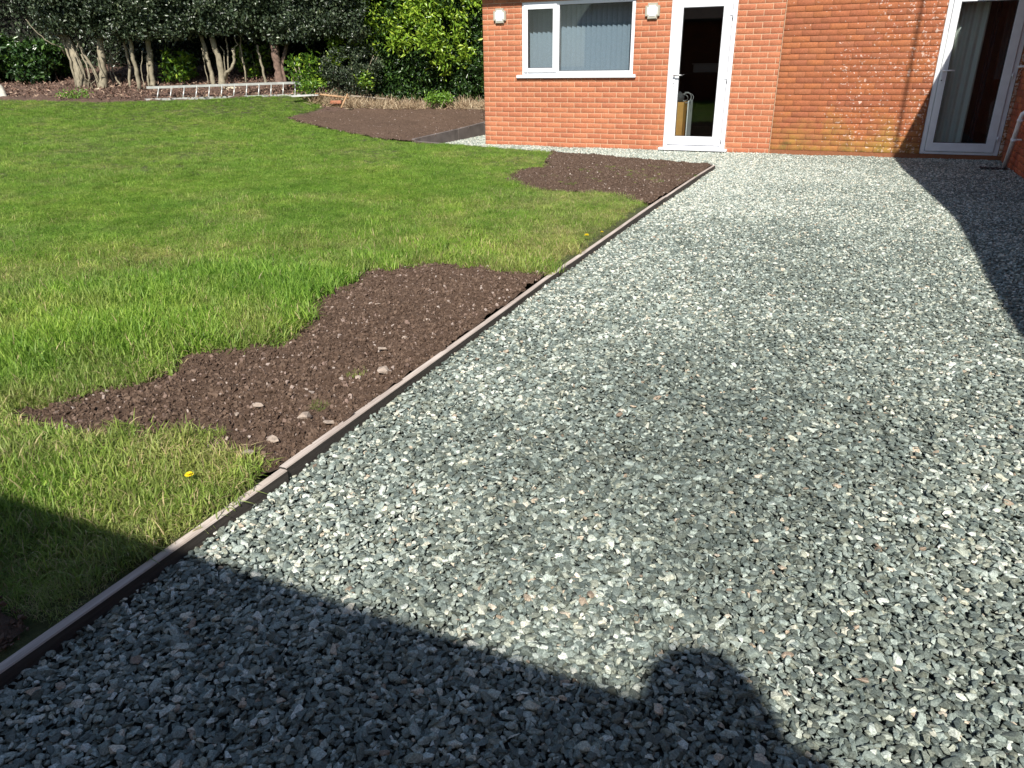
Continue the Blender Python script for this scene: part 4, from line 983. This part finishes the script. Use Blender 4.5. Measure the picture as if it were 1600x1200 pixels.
tree((236, 136), 17.1, 'broad twin-stemmed trunk directly behind the ladder end',
     [[(240, 138, 0, .07), (237, 115, 0, .07), (234, 85, 0, .075), (230, 60, 0, .06)], [(233, 137, -.05, .03), (231, 115, -.05, .028), (230, 88, 0, .028), (238, 78, 0, .02)]], (250, 345), 56, .07, seed=16)
tree((331, 133), 17.2, 'leaning slender trunk with a thin pole stem beside the forked tree',
     [[(334, 133, 0, .065), (329, 108, 0, .055), (322, 82, 0, .055), (314, 55, 0, .05)], [(327, 134, -.1, .014), (321, 105, -.1, .012), (315, 75, -.1, .012)]], (290, 370), 54, .06, seed=17)
tree((347, 134), 17.1, 'forked tree with pale trunk and an upturned side branch behind the ladder',
     [[(348, 135, 0, .10), (346, 112, 0, .085), (340, 85, 0, .075), (331, 58, 0, .07)], [(351, 114, 0, .045), (360, 109, -.05, .04), (366, 98, -.05, .038), (366, 85, -.05, .035), (363, 76, 0, .03)],
      [(365, 78, 0, .018), (370, 68, 0, .014), (366, 58, 0, .012)], [(352, 113, 0, .015), (350, 80, 0, .013), (344, 72, 0, .01)], [(356, 107, 0, .02), (356, 80, 0, .018), (353, 58, 0, .016)]], (340, 430), 56, .1, seed=18)
tree((385, 133), 17.3, 'two thin grey stems right of the forked tree',
     [[(385, 134, 0, .024), (382, 105, 0, .02), (378, 85, 0, .02), (375, 55, 0, .018)], [(383, 110, 0, .014), (376, 90, 0, .012), (374, 70, 0, .01)]], (400, 480), 66, .02, seed=19)
tree((415, 131), 17.2, 'pale leaning pole-like stem left of the rough dark trunk',
     [[(416, 133, 0, .036), (411, 112, 0, .032), (406, 90, 0, .03), (402, 70, 0, .03)]], (430, 515), 64, .03, seed=20)
tree((437, 132), 17.1, 'rough reddish-brown trunk behind the right ladder end',
     [[(438, 134, 0, .13), (435, 110, 0, .10), (431, 85, 0, .11), (425, 55, .1, .12)], [(447, 132, 0, .04), (440, 105, 0, .04), (446, 80, .1, .05), (450, 60, .2, .04)], [(457, 131, .1, .05), (460, 118, .1, .04), (462, 107, .1, .02)]],
     (440, 560), 72, .12, mat=BARKD, seed=21, cbot=70)
# canopy behind so the wood stays dark
def hedge_block(name, label, lat0, lat1, d0, d1, z0, z1, leaf, n, seed, size=.06, asp=.5, cat='hedge', per=30, rad=.2, group=None, front_noise=.35, core=True, rm=.35, zjit=.3):
    t = empty(name, tuple(local((lat0 + lat1) / 2, (d0 + d1) / 2, z0))); tag(t, label, cat, group)
    r_ = np.random.default_rng(seed); C_ = []
    fn = lambda l, z: d0 + front_noise * (vnoise(l + seed, z + 3, .8) - .2) + .25 * front_noise * vnoise(l, z + 9, .3)
    L = r_.uniform(lat0, lat1, n); Z = z0 + (z1 - z0) * r_.random(n); D_ = fn(L, Z) + r_.exponential(.16, n)
    top = r_.random(n) < .15; Z = np.where(top, z1 + r_.normal(0, zjit, n) * .5, Z); D_ = np.where(top, r_.uniform(d0, d1, n), D_)
    C_ = np.array([local(l, d, z) for l, d, z in zip(L, D_, Z)])
    crown_obj('foliage', t, C_, rad, per, size, asp, leaf, seed, rndmix=rm)
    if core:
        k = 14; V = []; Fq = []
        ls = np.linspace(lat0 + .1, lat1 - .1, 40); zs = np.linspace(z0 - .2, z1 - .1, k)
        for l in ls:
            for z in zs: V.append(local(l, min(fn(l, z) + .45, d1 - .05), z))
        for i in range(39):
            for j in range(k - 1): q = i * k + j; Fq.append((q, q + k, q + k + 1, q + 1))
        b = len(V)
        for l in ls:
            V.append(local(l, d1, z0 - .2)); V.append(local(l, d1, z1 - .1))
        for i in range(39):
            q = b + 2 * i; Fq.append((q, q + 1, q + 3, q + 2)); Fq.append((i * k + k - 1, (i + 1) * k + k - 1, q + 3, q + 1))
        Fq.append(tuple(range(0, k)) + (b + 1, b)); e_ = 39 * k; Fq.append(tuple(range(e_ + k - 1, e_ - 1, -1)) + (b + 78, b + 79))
        np_obj('dark_core', np.array(V), Fq, CORE, parent=t, off=parent_world(t))  # solid sheet behind the leaves, painted dark as the hedge's shaded depth
    return t
l_ = lambda px, py=100, d=17: lat_of(px, py, d)[0]
hedge_block('evergreen_hedge', 'dense unlit evergreen hedge behind the bare tree trunks', l_(-260), l_(560), 19.4, 21.0, .4, 6.2, HOLLY, 3600, 31, size=.09, per=16, rad=.3)
# dark laurel bushes low at the left, and one between trunks
def bush(label, px0, px1, pyt, pyb, dep, leaf, seed, n=220, size=.075, asp=.42, per=26, rad=.13, group='laurel bushes under the trees', cat='bush', th=.5, stems=True, name='laurel_bush', rm=.35):
    (a, zb), (b, _) = lat_of(px0, pyb, dep), lat_of(px1, pyb, dep); zt = lat_of((px0 + px1) / 2, pyt, dep)[1]
    t = empty(name, tuple(local((a + b) / 2, dep, zb))); tag(t, label, cat, group)
    r_ = np.random.default_rng(seed); C_ = []
    while len(C_) < n:
        u_, v_, w_ = r_.uniform(-1, 1, 3)
        if abs(u_) ** 3 + abs(v_) ** 3 + abs(w_) ** 3 > 1.25 * vnoise(u_ * 1.6 + seed, w_ * 1.6 + 3, .5) + .25: continue
        if vnoise(u_ * 2 + seed, w_ * 2, .45) < .36: continue
        C_.append(local((a + b) / 2 + u_ * (b - a) / 2, dep + v_ * th, zb + .08 + (w_ + 1) / 2 * (zt - zb)))
    if stems:
        m = MB()
        for k in range(5):
            u_ = r_.uniform(-.5, .5); m.tube([local((a + b) / 2 + u_ * .3 * (b - a), dep, zb - .1), local((a + b) / 2 + u_ * .6 * (b - a), dep, (zb + zt) / 2), local((a + b) / 2 + u_ * (b - a), dep, zt - .1)], [.014, .010, .005], 6)
        m.build('stems', BARK, t)
    crown_obj('foliage', t, np.array(C_), rad, per, size, asp, leaf, seed, rndmix=rm); return t
bush('big dark laurel bush at the far left', -70, 45, 62, 133, 17.6, LAURELDK, 41, 300, size=.13, th=.8)
bush('dark laurel bush between the far left bush and the ivy-tangled tree', 40, 112, 72, 134, 17.7, LAURELDK, 42, 260, size=.12, th=.7)
bush('sunlit laurel bush between the twin trunk and the leaning trunk', 260, 306, 80, 134, 17.5, LAUREL, 43, 80, size=.12, per=9, rm=.2)
bush('patchy laurel bush between the thin stems and the rough trunk', 376, 428, 72, 131, 17.9, LAUREL, 44, 60, size=.11, per=7)
bush('leafy laurel bush right of the rough dark trunk', 452, 505, 88, 148, 17.0, LAUREL, 45, 75, size=.11, per=8)
bush('low sprawling laurel at the plank end', 470, 512, 128, 150, 16.7, LAUREL, 46, 40, size=.09, per=9)
bush('grey-green twiggy shrub at the dark gap in the hedge', 505, 600, 78, 158, 17.1, HOLLY, 47, 300, size=.06, per=20)
# big bright laurel hedge
hedge_block('laurel_hedge', 'tall glossy laurel hedge with bright yellow-green new leaves beside the extension', l_(560, 80, 17.2), l_(900, 80, 17.2), 17.15, 19.0, .35, 5.0, LAURELDK, 3300, 51, size=.085, asp=.42, per=22, rad=.18, front_noise=.5)
def sprays():
    r_ = np.random.default_rng(61); n = 900; H = None
    hedge = [o for o in bpy.data.objects if o.name == 'laurel_hedge'][0]
    C_ = []
    while len(C_) < n:
        px, py = r_.uniform(490, 800), r_.uniform(-220, 135)
        dens = vnoise(px * .02 + 3, py * .02, 1.0) + .35 * (1 - max(py, 0) / 110) - .22 * max(0, (py - 95) / 40) - .5 * max(0, (520 - px) / 40)
        if dens < .46: continue
        d = 17.1 + .5 * (vnoise(px * .012, py * .012, .8) - .2) - r_.random() * .15; C_.append(at_depth(px, py, d))
    C_ = np.array(C_); P = np.repeat(C_, 17, 0) + r_.normal(0, .07, (len(C_) * 17, 3))
    V, Fq = leaves(P, .115, .36, dirn=(0, -.5, .35), seed=63); v = np.clip(.55 + .45 * r_.random(len(P)), 0, 1)
    np_obj('new_growth', V, Fq, LAUREL, parent=hedge, attrs={'rnd': np.repeat(v, 4)}, off=parent_world(hedge))
sprays()
bush('bright young laurel shoot low in the hedge', 566, 580, 118, 150, 16.9, LAUREL, 65, 40, size=.08, per=12, rm=.1, stems=False)
bush('clump of bright green weeds at the foot of the laurel hedge', 664, 703, 155, 168, 16.5, WEED, 66, 60, size=.06, per=16, th=.25, stems=False, name='weed_clump', group=None, cat='weeds')
bush('small green weeds on the brown bank below the ivy-tangled tree', 100, 135, 150, 160, 15.9, WEED, 67, 30, size=.05, per=10, th=.2, stems=False, name='weed_clump', group=None, cat='weeds')
# dry straw band under the hedge
r_ = np.random.default_rng(77); n = 9000; px = r_.uniform(485, 790, n); py = r_.uniform(150, 172, n)
base = np.array([at_depth(a, b, 16.35 + (170 - b) * .03) for a, b in zip(px, py)]); base[:, 2] = hz(base[:, 0], base[:, 1]) - .01 
ex_ = (px > 655) & (px < 712); base = base[~ex_ | (r_.random(n) < .25)]
# slender, mostly fallen blades
d = r_.normal(size=(len(base), 3)) * [1, 1, .45] + [0, 0, .45]; d /= np.linalg.norm(d, axis=1)[:, None]; L = r_.uniform(.08, .28, len(base))[:, None]
s_ = np.cross(d, r_.normal(size=d.shape)); s_ /= np.linalg.norm(s_, axis=1)[:, None]; s_ *= .006
V = np.stack([base - s_, base + s_, base + d * L + s_ * .4, base + d * L - s_ * .4], 1).reshape(-1, 3); q = np.arange(len(base))[:, None] * 4
o = np_obj('dry_grass', V, q + [0, 1, 2, 3], STRAW, attrs={'rnd': np.repeat(r_.random(len(base)), 4)}); tag(o, 'band of dead straw-coloured grass under the laurel hedge', 'dry grass', kind='stuff')
# litter of twigs and leaves on the bank below the trees
n = 7000; lat = r_.uniform(l_(-200), l_(520), n); dp = r_.uniform(15.9, 18.5, n)
base = np.array([local(a, b, 0) for a, b in zip(lat, dp)]); ok = ~inside(base[:, :2], LAWN); base = base[ok]; base[:, 2] = hz(base[:, 0], base[:, 1]) + .02 + r_.random(len(base)) * .03
V, Fq = leaves(base, .07, .4, seed=80, spread=1.0); o = np_obj('leaf_litter', V, Fq, leaf_mat('dead leaves', [(0, (.08, .045, .03)), (.6, (.20, .11, .075)), (1, (.38, .27, .19))], .8, .05),
    attrs={'rnd': np.repeat(r_.random(len(base)), 4)}); tag(o, 'brown fallen leaves and twigs on the bank under the trees', 'leaf litter', kind='stuff')
# ivy on leftmost trunk
